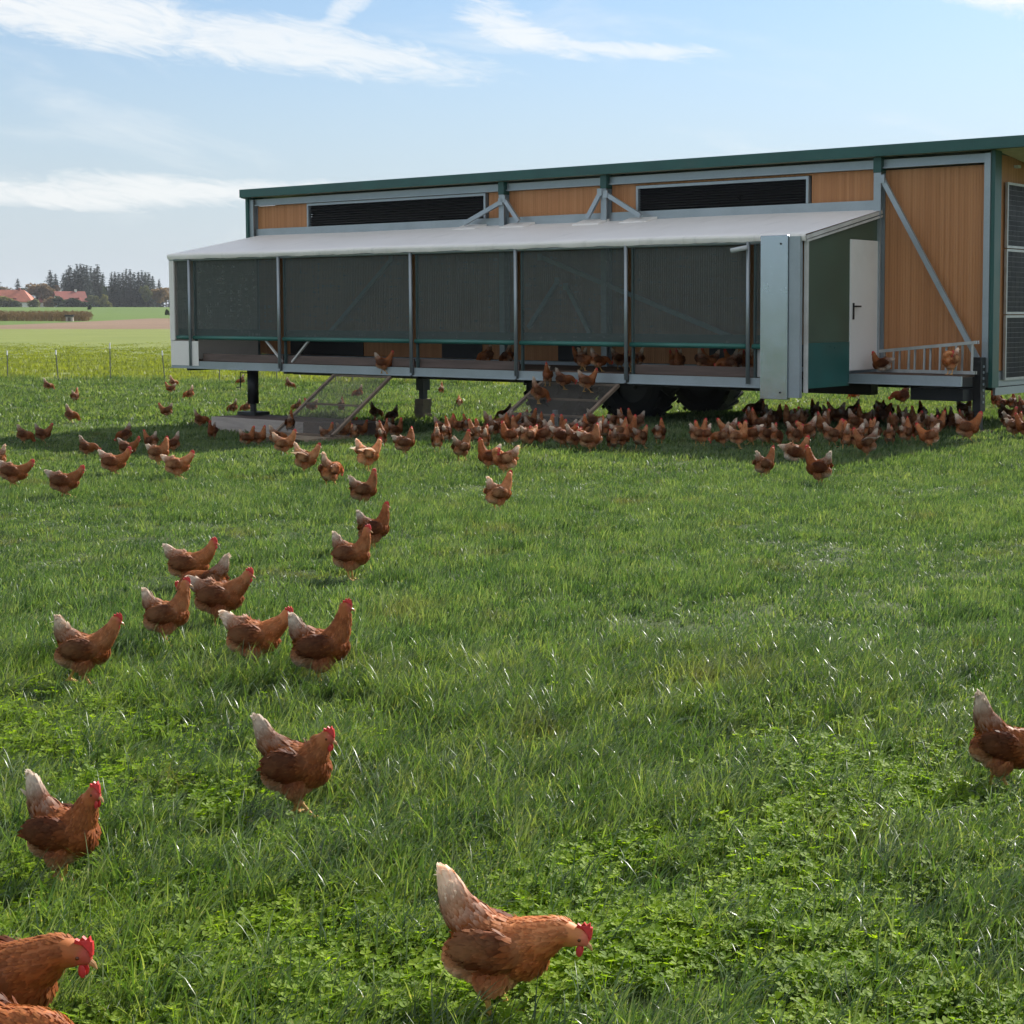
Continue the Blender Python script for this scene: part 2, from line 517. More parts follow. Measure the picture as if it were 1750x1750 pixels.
def vnoise(x, y, scale, seed):
    """cheap smooth value noise in 0..1"""
    r = np.random.default_rng(seed)
    tab = r.random((64, 64))
    u, v = x * scale, y * scale
    i, j = np.floor(u).astype(int), np.floor(v).astype(int)
    fu, fv = u - i, v - j
    fu, fv = fu * fu * (3 - 2 * fu), fv * fv * (3 - 2 * fv)
    g_ = lambda a, b: tab[a % 64, b % 64]
    return (g_(i, j) * (1 - fu) + g_(i + 1, j) * fu) * (1 - fv) + (g_(i, j + 1) * (1 - fu) + g_(i + 1, j + 1) * fu) * fv


def fnoise(x, y, scale, seed):
    return 0.55 * vnoise(x, y, scale, seed) + 0.3 * vnoise(x, y, scale * 2.1, seed + 1) + 0.15 * vnoise(x, y, scale * 4.3, seed + 2)


def blade_material(name, ramp, straw, gloss=0.30, trans=0.34, patchy=False, spec=0.55):
    m, g = new_mat(name)
    oi = g.n('ShaderNodeObjectInfo').outputs['Random']
    pos = g.n('ShaderNodeNewGeometry').outputs['Position']
    n1 = g.n('ShaderNodeTexNoise', {'Vector': pos, 'Scale': 0.9, 'Detail': 6.0, 'Roughness': 0.72}).outputs[0]
    n2 = g.n('ShaderNodeTexNoise', {'Vector': pos, 'Scale': 26.0, 'Detail': 2.0}).outputs[0]
    f = g.math('ADD', g.math('MULTIPLY', oi, 0.34), g.math('ADD', g.math('MULTIPLY', n1, 0.40), g.math('MULTIPLY', n2, 0.26)))
    c = g.ramp(f, ramp)
    n4 = g.n('ShaderNodeTexNoise', {'Vector': pos, 'Scale': 60.0, 'Detail': 1.0}).outputs[0]
    c = g.mix(g.maprange(n4, 0.66, 0.74, 0.0, 0.7), c, straw)
    if patchy:
        n5 = g.n('ShaderNodeTexNoise', {'Vector': pos, 'Scale': 1.1, 'Detail': 6.0, 'Roughness': 0.65, 'Distortion': 0.4}).outputs[0]
        c = g.mix(g.maprange(n5, 0.56, 0.72, 0.0, 0.65), c, (0.18, 0.150, 0.075))
    b = g.n('ShaderNodeBsdfPrincipled', {'Base Color': c, 'Roughness': gloss, 'Specular IOR Level': spec})
    tc = g.mix(1.0, c, (2.0, 2.1, 0.75), 'MULTIPLY')
    t = g.n('ShaderNodeBsdfTranslucent', {0: tc})
    mx = g.n('ShaderNodeMixShader', {0: trans, 1: b.outputs[0], 2: t.outputs[0]})
    finish(g, mx.outputs[0])
    return m


M['grass'] = blade_material("grass_blades", [(0.32, (0.024, 0.054, 0.016)), (0.45, (0.060, 0.108, 0.032)), (0.57, (0.108, 0.162, 0.054)), (0.70, (0.190, 0.225, 0.090))], (0.38, 0.32, 0.17), 0.37, 0.36, True, 0.5)
M['grass_mid'] = blade_material("grass_blades_mid", [(0.32, (0.031, 0.064, 0.025)), (0.45, (0.068, 0.122, 0.047)), (0.57, (0.114, 0.172, 0.072)), (0.70, (0.188, 0.228, 0.108))], (0.34, 0.30, 0.17), 0.46, 0.34, True, 0.42)
M['grass_far'] = blade_material("grass_blades_afar", [(0.32, (0.036, 0.068, 0.027)), (0.45, (0.075, 0.124, 0.050)), (0.57, (0.118, 0.169, 0.074)), (0.70, (0.178, 0.216, 0.105))], (0.30, 0.27, 0.15), 0.5, 0.32, True, 0.35)
M['far_grass'] = blade_material("far_meadow_blades", [(0.25, (0.135, 0.165, 0.026)), (0.5, (0.19, 0.215, 0.036)), (0.75, (0.245, 0.26, 0.048))], (0.24, 0.24, 0.09), 0.6, 0.26)
M['clover'] = blade_material("clover_leaf", [(0.28, (0.090, 0.160, 0.010)), (0.5, (0.155, 0.240, 0.013)), (0.72, (0.240, 0.330, 0.018))], (0.20, 0.22, 0.02), 0.62, 0.46, False, 0.22)


def tuft_mesh(name, n, h0, h1, w, spread, droop, lean, seed, seg=3, mat='grass'):
    r = random.Random(seed)
    vs, fs = [], []
    for _ in range(n):
        a = r.uniform(0, 2 * math.pi); rad = spread * math.sqrt(r.random())
        bx, by = math.cos(a) * rad, math.sin(a) * rad
        hh = r.uniform(h0, h1); ww = w * r.uniform(0.7, 1.3)
        da = r.gauss(lean, 0.95)
        dx, dy = math.cos(da), math.sin(da)
        bend = droop * r.uniform(0.25, 1.35)
        tw = da + math.pi / 2 + r.gauss(0, .35)                # the flat of the blade faces up where it bends over
        sx, sy = math.cos(tw), math.sin(tw)
        base = len(vs)
        ang = r.uniform(0.05, 0.45); px = pz = 0.0
        step = hh / seg
        for k in range(seg + 1):
            t = k / seg
            wd = ww * (1 - t ** 2.2) * 0.5
            cx, cy = bx + dx * px, by + dy * px
            # blades twist a little so their faces catch the light differently
            tx, ty = sx * math.cos(t * 0.8) - sy * math.sin(t * 0.8), sy * math.cos(t * 0.8) + sx * math.sin(t * 0.8)
            if k < seg:
                vs += [(cx - tx * wd, cy - ty * wd, pz - (0.01 if k == 0 else 0)), (cx + tx * wd, cy + ty * wd, pz - (0.01 if k == 0 else 0))]
            else:
                vs.append((cx, cy, pz))
            px += math.sin(ang) * step; pz += math.cos(ang) * step
            ang += bend / seg * (0.6 + t)
        for k in range(seg - 1):
            b = base + 2 * k
            fs.append((b, b + 1, b + 3, b + 2))
        b = base + 2 * (seg - 1)
        fs.append((b, b + 1, b + 2))
    me = bpy.data.meshes.new(name)
    me.from_pydata(vs, [], fs)
    me.polygons.foreach_set('use_smooth', [True] * len(me.polygons))
    me.materials.append(M[mat])
    return me


def clover_mesh(name, n, spread, h0, h1, leaf, seed):
    r = random.Random(seed)
    vs, fs = [], []
    for _ in range(n):
        a = r.uniform(0, 2 * math.pi); rad = spread * math.sqrt(r.random())
        bx, by, h = math.cos(a) * rad, math.sin(a) * rad, r.uniform(h0, h1)
        tx, ty = bx + r.gauss(0, .012), by + r.gauss(0, .012)
        b = len(vs)
        vs += [(bx - .0008, by, -.005), (bx + .0008, by, -.005), (tx + .0006, ty, h), (tx - .0006, ty, h)]
        fs.append((b, b + 1, b + 2, b + 3))
        rot = r.uniform(0, 6.28); L = leaf * r.uniform(0.7, 1.25)
        tilt_a, tilt = r.uniform(0, 6.28), r.uniform(0, 0.5)
        for k in range(3):
            q = rot + k * 2.094
            c, s = math.cos(q), math.sin(q)
            up = r.uniform(0.05, 0.35)
            prof = [(0.05, 0.0, 0), (0.45, 0.42, .12), (0.85, 0.48, .10), (1.0, 0.16, .03), (0.93, 0, -.01), (1.0, -0.16, .03), (0.85, -0.48, .10), (0.45, -0.42, .12)]
            b = len(vs)
            for u, v, z in prof:
                x, y = (u * c - v * s) * L, (u * s + v * c) * L
                zz = h + L * (u * up + z) + (x * math.cos(tilt_a) + y * math.sin(tilt_a)) * tilt
                vs.append((tx + x, ty + y, zz))
            fs += [(b, b + 1, b + 2, b + 4), (b + 2, b + 3, b + 4), (b, b + 4, b + 6, b + 7), (b + 4, b + 5, b + 6)]
    me = bpy.data.meshes.new(name)
    me.from_pydata(vs, [], fs)
    me.materials.append(M['clover'])
    return me


def scatter(name, pts, rot, scl, idx, meshes):
    """one stuff object: sprigs instanced on a cloud of points"""
    src = bpy.data.collections.new(name + "_sprigs")
    for i, me in enumerate(meshes):
        src.objects.link(bpy.data.objects.new("%s_sprig_%02d" % (name, i), me))
    me = bpy.data.meshes.new(name)
    n = len(pts)
    me.vertices.add(n)
    me.vertices.foreach_set('co', np.asarray(pts, dtype=np.float32).ravel())
    for nm, ty, arr, key in (('rot', 'FLOAT_VECTOR', rot, 'vector'), ('scl', 'FLOAT_VECTOR', scl, 'vector'), ('idx', 'INT', idx, 'value')):
        at = me.attributes.new(nm, ty, 'POINT')
        at.data.foreach_set(key, np.asarray(arr, dtype=np.int32 if ty == 'INT' else np.float32).ravel())
    o = link_mesh(name, me)
    ng = bpy.data.node_groups.new(name + "_scatter", 'GeometryNodeTree')
    ng.interface.new_socket('Geometry', in_out='INPUT', socket_type='NodeSocketGeometry')
    ng.interface.new_socket('Geometry', in_out='OUTPUT', socket_type='NodeSocketGeometry')
    gi, go = ng.nodes.new('NodeGroupInput'), ng.nodes.new('NodeGroupOutput')
    ci = ng.nodes.new('GeometryNodeCollectionInfo')
    ci.inputs['Collection'].default_value = src
    ci.inputs['Separate Children'].default_value = True
    ci.inputs['Reset Children'].default_value = True
    ip = ng.nodes.new('GeometryNodeInstanceOnPoints')
    ip.inputs['Pick Instance'].default_value = True
    def attr(nm, ty):
        a = ng.nodes.new('GeometryNodeInputNamedAttribute')
        a.data_type = ty
        a.inputs['Name'].default_value = nm
        return a.outputs['Attribute']
    L = ng.links.new
    L(gi.outputs[0], ip.inputs['Points'])
    L(ci.outputs[0], ip.inputs['Instance'])
    L(attr('idx', 'INT'), ip.inputs['Instance Index'])
    e2r = ng.nodes.new('FunctionNodeEulerToRotation')
    L(attr('rot', 'FLOAT_VECTOR'), e2r.inputs[0])
    L(e2r.outputs[0], ip.inputs['Rotation'])
    L(attr('scl', 'FLOAT_VECTOR'), ip.inputs['Scale'])
    L(ip.outputs[0], go.inputs[0])
    mod = o.modifiers.new('scatter', 'NODES')
    mod.node_group = ng
    return tag(o, kind='stuff')


TRODDEN = []      # (x, y): where a hen stands the blades are pressed down
BARE = []          # (x, y, radius): spots kept clear of grass (under planks, pads, tyres)


def ring(y0, y1, dens, marg=3.0):
    """random points of the pasture the camera could see, dens per square metre"""
    area_max = (y1 - y0) * (0.72 * y1 + 2 * marg)
    n = int(area_max * dens)
    y = rng.uniform(y0, y1, n)
    x = rng.uniform(-0.45 * y1 - marg, 0.272 * y1 + marg, n)
    k = (x > -0.45 * y - marg) & (x < 0.272 * y + marg)
    return x[k], y[k]


def make_field(name, x, y, meshes, s0, s1, keep=None, hscale=None, lean=True):
    if keep is not None:
        k = rng.random(len(x)) < keep
        x, y = x[k], y[k]
        if hscale is not None: hscale = hscale[k]
    if BARE:
        ok = np.ones(len(x), bool)
        for bx, by, br in BARE:
            ok &= (x - bx) ** 2 + (y - by) ** 2 > br * br
        x, y = x[ok], y[ok]
        if hscale is not None: hscale = hscale[ok]
    z = np.array([ground_z(a, b) for a, b in zip(x, y)])
    n = len(x)
    press = np.ones(n)
    if y.min() < 14:
        for hx, hy in TRODDEN:
            if hy < 18:
                d2 = (x - hx) ** 2 + (y - hy + .03) ** 2
                press = np.minimum(press, .42 + .58 * np.clip((np.sqrt(d2) - .07) / .10, 0, 1))
    rot = np.stack([rng.normal(0, 0.10, n), rng.normal(0, 0.10, n), rng.normal(0, 0.7, n) if lean else rng.uniform(0, 6.28, n)], 1)
    s = rng.uniform(s0, s1, n)
    hs = s * (hscale if hscale is not None else 1.0) * press
    scl = np.stack([s, s, hs], 1)
    return scatter(name, np.stack([x, y, z], 1), rot, scl, rng.integers(0, len(meshes), n), meshes)


def grow_grass():
    lean = -0.25                                              # the wind lays the blades over to the right
    short = [tuft_mesh("grass_tuft", 19, .03, .085, .0034, .05, 1.1, lean, 10 + i) for i in range(6)]
    tall = [tuft_mesh("tall_grass_tuft", 14, .08, .20, .0046, .04, 2.0, lean, 30 + i, seg=5) for i in range(6)]
    mid = [tuft_mesh("grass_clump", 30, .03, .085, .0062, .10, 1.2, lean, 50 + i, mat='grass_mid') for i in range(6)]
    midt = [tuft_mesh("tall_grass_clump", 20, .06, .135, .006, .07, 1.5, lean, 70 + i, seg=4, mat='grass_mid') for i in range(5)]
    far = [tuft_mesh("grass_patch", 40, .035, .085, .014, .22, 1.1, lean, 90 + i, seg=2, mat='grass_far') for i in range(5)]
    vfar = [tuft_mesh("meadow_patch", 44, .06, .15, .045, .55, 0.9, lean, 110 + i, seg=2, mat='far_grass') for i in range(4)]
    edge = [tuft_mesh("fence_grass", 40, .12, .27, .018, .25, 1.0, lean, 130 + i, seg=3, mat='grass_far') for i in range(4)]
    clov = [clover_mesh("clover_sprig", 8, .055, .015, .06, .013, 150 + i) for i in range(6)]

    def clover_field(x, y):
        n = .6 * fnoise(x, y, 1.25, 5) + .4 * fnoise(x, y, 4.5, 8)
        near = np.clip((7.4 - y) / 3.0, 0, 1)
        return np.clip((n - 0.47 + 0.13 * near) * 6.0, 0, 1) * near

    x, y = ring(2.1, 8.0, 560)
    tallness = .55 * fnoise(x, y, 1.5, 11) + .45 * fnoise(x, y, 5.0, 41)
    cl = clover_field(x, y)
    hs = np.clip(-.25 + 2.5 * tallness, .25, 2)
    make_field("grass", x, y, short, .85, 1.35, 1.0 - 0.30 * cl, hs)
    x, y = ring(2.1, 8.0, 430)
    cl = clover_field(x, y); t = .55 * fnoise(x, y, 1.5, 11) + .45 * fnoise(x, y, 5.0, 41)
    make_field("tall_grass", x, y, tall, .75, 1.25, np.clip((t - .34) * 4.0, 0.12, 1) * (1 - .5 * cl), 0.55 + .75 * t)
    x, y = ring(2.1, 7.6, 700)
    make_field("clover", x, y, clov, .8, 1.35, clover_field(x, y), None, False)
    x, y = ring(7.8, 16.5, 150)
    t = .5 * fnoise(x, y, 0.8, 11) + .5 * fnoise(x, y, 3.2, 43)
    make_field("grass", x, y, mid, .8, 1.3, None, np.clip(-.3 + 2.4 * t, .25, 2))
    x, y = ring(7.8, 17.5, 70)
    t = .5 * fnoise(x, y, 0.8, 11) + .5 * fnoise(x, y, 3.2, 43)
    make_field("tall_grass", x, y, midt, .7, 1.2, np.clip((t - .42) * 3.5, 0.03, 1), .8 + .3 * t)
    x, y = ring(16, 30, 34, 4)
    t = fnoise(x, y, 0.6, 17)
    make_field("grass", x, y, far, .8, 1.3, None, 0.35 + .8 * t)
    x, y = ring(30, 54, 9, 5)
    k = y < fence_y(x) - .2
    x, y = x[k], y[k]
    t = fnoise(x, y, 0.35, 19)
    make_field("grass", x, y, far, 1.6, 2.4, None, 0.35 + .5 * t)
    x, y = ring(42, 110, 2.2, 4)
    k = y > fence_y(x) + .3
    x, y = x[k], y[k]
    make_field("meadow_grass", x, y, vfar, .8, 1.4, np.clip((112 - y) / 45, 0.05, 1), np.clip((120 - y) / 60, .25, 1))
    # uncut strip under the electric netting
    n = 700
    x = rng.uniform(-30, 16, n)
    y = fence_y(x) + rng.normal(0, .18, n)
    make_field("fence_grass", x, y, edge, .5, 1.15, 0.25 + .75 * (fnoise(x, x * 0 + 3, 0.5, 23) > .45), None)

# ------------------------------------------------------------------ netting fence round the pasture
def build_fence():
    f = tag(empty("electric_netting_fence", (-12, fence_y(-12), ground_z(-12, fence_y(-12)))),
            "electric netting fence with thin white tipped posts along the meadow", "fence")
    o = f.location
    r = random.Random(3)
    M['rod'] = plain("fence_rod", (0.10, 0.11, 0.09), 0.6)
    M['rod_tip'] = plain("white_rod_tip", (0.78, 0.78, 0.76), 0.5)
    xs = [-26.2, -24.5, -22.75, -21.04, -19.21, -17.37, -15.47, -13.62, -11.69, -9.75, -9.2, -7.55, -5.29, -3.2, -1.2, .8, 2.7, 4.6, 6.6, 8.6, 10.6]
    tops = []
    for i, x in enumerate(xs):
        y = fence_y(x); z = ground_z(x, y)
        b = Vector((x, y, z - .1)) - o
        h = 1.22 if abs(x + 17.37) < .01 else r.uniform(.93, .99)
        t = b + Vector((r.gauss(-.03, .03), r.gauss(0, .03), h + .1))
        m = MB(); m.tube([b, b.lerp(t, .86)], .017, 6); p = m.build("post", M['rod'], f)
        m = MB(); m.tube([b.lerp(t, .861), t], .024, 6); m.build("tip", M['rod_tip'], p)
        tops.append((b + Vector((0, 0, .1)), t))
    m = MB()
    for k in range(7):
        q = .06 + k * .135
        for (b0, t0), (b1, t1) in zip(tops, tops[1:]):
            a, c = b0.lerp(t0, q), b1.lerp(t1, q)
            m.tube([a, (a + c) / 2 - Vector((0, 0, .025)), c], .0022, 3, cap=False)
    for (b0, t0), (b1, t1) in zip(tops, tops[1:]):
        n = 9
        for i in range(1, n):
            m.tube([b0.lerp(b1, i / n) + Vector((0, 0, .03)), b0.lerp(t0, .87).lerp(b1.lerp(t1, .87), i / n)], .0016, 3, cap=False)
    tag(m.build("netting", M['rod'], f), kind='stuff')


build_fence()

# ------------------------------------------------------------------ trees on the skyline
def leaf_mat(name, ramp):
    m, g = new_mat(name)
    pos = g.n('ShaderNodeNewGeometry').outputs['Position']
    oi = g.n('ShaderNodeObjectInfo').outputs['Random']
    n1 = g.n('ShaderNodeTexNoise', {'Vector': pos, 'Scale': 0.35, 'Detail': 6.0, 'Roughness': 0.7}).outputs[0]
    c = g.ramp(g.math('ADD', g.math('MULTIPLY', n1, .7), g.math('MULTIPLY', oi, .3)), ramp)
    d = g.n('ShaderNodeBsdfPrincipled', {'Base Color': c, 'Roughness': 0.8, 'Specular IOR Level': 0.2})
    t = g.n('ShaderNodeBsdfTranslucent', {0: c})
    finish(g, g.n('ShaderNodeMixShader', {0: .35, 1: d.outputs[0], 2: t.outputs[0]}).outputs[0])
    return m


M['bark'] = plain("tree_bark", (0.07, 0.05, 0.04), 0.9)
M['spruce'] = leaf_mat("spruce_needles", [(.3, (.020, .034, .032)), (.55, (.034, .052, .046)), (.75, (.052, .072, .056))])  # needles tinted bluer and paler: distance haze put into the colour
M['rust'] = leaf_mat("rusty_autumn_leaves", [(.3, (.17, .12, .060)), (.55, (.27, .18, .08)), (.75, (.36, .24, .10))])
M['olive'] = leaf_mat("olive_autumn_leaves", [(.3, (.10, .12, .04)), (.55, (.18, .18, .05)), (.75, (.27, .25, .07))])
M['hedge'] = leaf_mat("dark_hedge_leaves", [(.3, (.018, .035, .014)), (.55, (.032, .058, .020)), (.75, (.055, .085, .028))])


def spray(vs, fs, c, size, r, flat=0.6):
    """one small twig of foliage: two crossed ragged triangles"""
    for _ in range(2):
        a = r.uniform(0, 6.28); t = r.uniform(-flat, flat)
        u = Vector((math.cos(a), math.sin(a), t)).normalized() * size
        v = Vector((-math.sin(a), math.cos(a), r.uniform(-flat, flat))).normalized() * size * r.uniform(.35, .7)
        b = len(vs)
        vs += [c - u * .6 - v * .4, c + u * r.uniform(.5, 1), c - u * .2 + v]
        fs.append((b, b + 1, b + 2))


def conifer(seed, h=20.0, w=3.3, n=900):
    r = random.Random(seed)
    vs, fs = [], []
    lev = int(h / .75)
    for k in range(lev):
        t = (k + r.uniform(-.3, .3)) / lev
        z = h * (.05 + .95 * t)
        rad = w * (1 - t) ** .62 * r.uniform(.55, 1.2) + .35
        nb = 7 + int(7 * (1 - t))
        for j in range(nb):
            a = r.uniform(0, 6.28); L = rad * r.uniform(.6, 1.15)
            for q in range(max(2, int(L / .55))):
                d = L * (q + .6) / max(2, int(L / .55))
                c = Vector((math.cos(a) * d + r.gauss(0, .12), math.sin(a) * d + r.gauss(0, .12), z - d * .28 + r.gauss(0, .12)))
                spray(vs, fs, c, r.uniform(.7, 1.25) * (.4 + .6 * (1 - t) + .1), r)
    for _ in range(700):                                       # inner twigs close the crown up
        t = r.random() ** 1.5
        a = r.uniform(0, 6.28); d = w * (1 - t) ** .62 * .7 * math.sqrt(r.random())
        spray(vs, fs, Vector((math.cos(a) * d, math.sin(a) * d, h * (.03 + .9 * t))), r.uniform(.9, 1.5) * (1 - .6 * t), r)
    me = bpy.data.meshes.new("conifer_crown"); me.from_pydata(vs, [], fs)
    b = MB(); b.tube([(0, 0, -.5), (0, 0, h * .5), (0, 0, h * .97)], [.30, .17, .03], 8)
    return me, b.mesh("conifer_trunk")


def broadleaf(seed, h=9.0, w=4.0, n=1400, low=.2):
    r = random.Random(seed)
    vs, fs = [], []
    lobes = [(Vector((r.gauss(0, w * .38), r.gauss(0, w * .38), h * r.uniform(low + .15, .82))), r.uniform(.25, .48) * w) for _ in range(11)]
    for _ in range(n):
        c, rad = r.choice(lobes)
        d = Vector((r.gauss(0, 1), r.gauss(0, 1), r.gauss(0, 1))).normalized() * rad * r.uniform(.55, 1.05)
        p = c + d
        p.z = max(.2, p.z)
        spray(vs, fs, p, r.uniform(.4, .8), r, 1.0)
    me = bpy.data.meshes.new("leafy_crown"); me.from_pydata(vs, [], fs)
    b = MB(); b.tube([(0, 0, -.5), (0, 0, h * .35), (.1, 0, h * .7)], [.28, .2, .06], 8)
    for c, rad in lobes[:5]:
        b.tube([(0, 0, h * .3), Vector((0, 0, h * .3)).lerp(c, .6) + Vector((0, 0, .3)), c], [.12, .07, .03], 5)
    return me, b.mesh("leafy_trunk")


def plant_tree(name, protos, mat, x, y, h, label, cat, group, rz, wide=1.0, sink=.0):
    crown, trunk, h0 = protos
    o = empty(name, (x, y, ground_z(x, y) - sink), rz)
    o.scale = (h / h0 * wide, h / h0 * wide, h / h0)
    tag(o, label, cat, group)
    for nm, me, mt in (("crown", crown, mat), ("trunk", trunk, 'bark')):
        me2 = me
        if not me.materials or me.materials[0] != M[mt]:
            me2 = me.copy(); me2.materials.clear(); me2.materials.append(M[mt])
        link_mesh(nm, me2, o)
    return o


def build_far():
    C_ = [(*conifer(200 + i, 20, 4.2 + .5 * i), 20.0) for i in range(4)]
    for c, t, _ in C_: c.materials.append(M['spruce']); t.materials.append(M['bark'])
    B_ = [(*broadleaf(220 + i), 9.0) for i in range(4)]
    for c, t, _ in B_: t.materials.append(M['bark'])
    S_ = [(*broadleaf(240 + i, 4.0, 3.0, 900, 0.0), 4.0) for i in range(3)]
    for c, t, _ in S_: t.materials.append(M['bark'])
    r = random.Random(12)
    # spruces: (x, distance, height)
    sp = [(-20, 700, 15), (0, 690, 14.5), (34, 720, 13), (90, 660, 16.5), (99, 680, 15), (112, 700, 15), (118, 690, 17), (124, 680, 18.5), (131, 690, 17), (136, 680, 19),
          (142, 670, 19.5), (147, 690, 19), (152, 680, 18.8), (159, 690, 18), (165, 700, 17.5), (171, 690, 19), (179, 700, 15), (194, 660, 15.5), (200, 650, 16),
          (207, 660, 15.5), (213, 655, 15.5), (219, 650, 16.8), (226, 650, 17), (232, 660, 15.5), (240, 650, 15.8), (246, 645, 16.2), (252, 650, 15.8), (258, 655, 15.5), (264, 660, 14),
          (275, 660, 12.5), (298, 670, 12), (312, 680, 14), (330, 670, 13)]
    for i, (px, Y, h) in enumerate(sp):
        x = (px - 1116) / 2699 * Y
        lab = "dark spruce in the skyline wood, %s from the left" % (ORD[i] if i < len(ORD) else "last but " + ["five", "four", "three", "two", "one", "none"][i - len(ORD)])
        plant_tree("spruce_tree", C_[i % 4], 'spruce', x, Y, h * Y / 660 * .98, lab, "tree", "spruces of the skyline wood", r.uniform(0, 6), r.uniform(.85, 1.15))
    bl = [(66, 655, 11.5, 'rust', 1.25, "brownish broad autumn tree between the two red roofed houses"),
          (80, 650, 10, 'rust', 1.0, "slimmer brownish autumn tree just left of the farther red roof"),
          (50, 690, 9, 'hedge', 1.0, "dark green tree behind the right end of the near red roof"),
          (271, 640, 8.8, 'rust', 1.2, "orange autumn tree at the right end of the wood, beside the coop"),
          (286, 650, 9.5, 'rust', 1.0, "rusty autumn tree half hidden by the white end of the coop"),
          (252, 635, 9.0, 'olive', .7, "yellow green tree standing before the right part of the wood"),
          (162, 630, 5.2, 'olive', 1.2, "olive bushy tree in front of the wood, right of the white gable"),
          (10, 720, 11, 'rust', 1.0, "brown tree showing above the ridge of the near red roof"),
          (184, 700, 11, 'hedge', .9, "dark broad tree filling the gap between the two spruce groups"), (176, 690, 9.5, 'hedge', .9, "lower dark tree left of the gap between the spruce groups"),
          (-14, 660, 9, 'olive', 1.1, "yellowish tree left of the near red roofed house")]
    for i, (px, Y, h, mt, wd, lab) in enumerate(bl):
        x = (px - 1116) / 2699 * Y
        plant_tree("autumn_tree", B_[i % 4], mt, x, Y, h, lab, "tree", "autumn trees by the village", r.uniform(0, 6), wd)
    bu = [(8, 600, 4.3, 'olive', 1.6, "yellow brown bush in front of the near red roof"), (88, 605, 4.6, 'rust', 1.1, "rust brown shrub left of the farther red roof"),
          (110, 600, 4.0, 'hedge', 1.5, "dark green hedge bush below the farther red roof"), (126, 600, 3.6, 'hedge', 1.5, "dark green hedge bush below the white gable"),
          (140, 600, 3.2, 'hedge', 1.3, "low dark bush right under the white gable wall"), (182, 610, 4.6, 'olive', .9, "pointed yellow green bush at the left foot of the dark wood"),
          (30, 600, 2.6, 'hedge', 1.6, "low garden hedge under the near red roof"), (62, 610, 3.8, 'olive', 1.2, "grey green bush at the right eave of the near red roof"),
          (155, 420, 1.2, 'hedge', .8, "tiny dark bush alone in the green crop field"), (287, 330, 1.2, 'hedge', .7, "small dark bush at the field edge beside the coop end")]
    for i, (px, Y, h, mt, wd, lab) in enumerate(bu):
        x = (px - 1116) / 2699 * Y
        plant_tree("garden_bush", S_[i % 3], mt, x, Y, h, lab, "bush", "bushes by the village", r.uniform(0, 6), wd)
    # ---- houses
    M['tile_a'] = plain("orange_red_roof_tiles", (0.40, 0.125, 0.075), 0.8, var=.18, scale=.5)
    M['tile_b'] = plain("dark_red_roof_tiles", (0.23, 0.060, 0.045), 0.8, var=.18, scale=.5)
    M['render'] = plain("white_house_render", (0.72, 0.70, 0.66), 0.8, var=.06, scale=.4)
    M['pane'] = plain("window_pane", (0.03, 0.035, 0.045), 0.1)

    def house(px, Y, Lx, Wy, eave, ridge, rot, tile, hip, label):
        x = (px - 1116) / 2699 * Y
        o = empty("house", (x, Y, ground_z(x, Y) - .4), R(rot)); tag(o, label, "house", "red roofed village houses")
        m = MB(); m.box(-Lx / 2, Lx / 2, -Wy / 2, Wy / 2, 0, eave)
        if not hip:
            for sx in (-1, 1):
                m.add([(sx * Lx / 2, -Wy / 2, eave), (sx * Lx / 2, Wy / 2, eave), (sx * Lx / 2, 0, ridge - .15)], [(0, 1, 2)])
        m.build("wall", M['render'], o)
        ov = .6; a, b_ = Lx / 2 + ov, Wy / 2 + ov; rx = Lx / 2 + ov - (hip * Wy * .42 if hip else 0); ez = eave - .25
        m = MB(); t = .22
        for dz in (0, t):
            m.add([(-a, -b_, ez + dz), (a, -b_, ez + dz), (a, b_, ez + dz), (-a, b_, ez + dz), (-rx, 0, ridge + dz), (rx, 0, ridge + dz)],
                  [(0, 1, 5, 4), (2, 3, 4, 5)] + ([(1, 2, 5), (3, 0, 4)] if hip else []))
        m.add([(-a, -b_, ez), (a, -b_, ez), (a, -b_, ez + t), (-a, -b_, ez + t)], [(0, 1, 2, 3)])
        rf = m.build("roof", M[tile], o)
        m = MB(); m.box(Lx * .18, Lx * .18 + .8, -.4, .4, ridge - .8, ridge + 1.0); m.build("chimney", M['render'] if not hip else M['tile_b'], rf)
        for k in range(3):
            m = MB(); xx = -Lx * .3 + k * Lx * .28; m.box(xx, xx + 1.1, -Wy / 2 - .06, -Wy / 2 + .05, 1.0, 2.3); w = m.build("window", M['render'], o)
            m = MB(); m.box(xx + .1, xx + 1.0, -Wy / 2 - .09, -Wy / 2 - .062, 1.1, 2.2); m.build("pane", M['pane'], w)
        for sx in (-1, 1):
            if hip: break
            m = MB(); m.box(sx * Lx / 2 - .05, sx * Lx / 2 + .06, -.6, .6, eave + .2, eave + 1.5); w = m.build("window", M['render'], o)
            m = MB(); m.box(sx * (Lx / 2 + .062) - .02, sx * (Lx / 2 + .062) + .02, -.5, .5, eave + .3, eave + 1.4); m.build("pane", M['pane'], w)
        m = MB(); xx = -Lx * .08
        for dx in (0, Lx * .2):
            m = MB(); m.box(xx + dx, xx + dx + 1.5, -Wy / 2 + .6, -Wy / 2 + 2.2, eave + .3, eave + 1.5)
            m.build("dormer", M['tile_b'], rf)
    house(20, 640, 19, 11, 2.8, 7.4, 8, 'tile_a', 1, "big house with hipped orange red roof at the left edge")
    house(122, 640, 11, 8.5, 2.9, 6.8, 35, 'tile_b', 0, "house with darker red roof and white gable among the trees")
    house(97, 652, 10, 8.5, 2.7, 6.4, -5, 'tile_b', 0, "low red roofed house half hidden by a rust brown shrub")
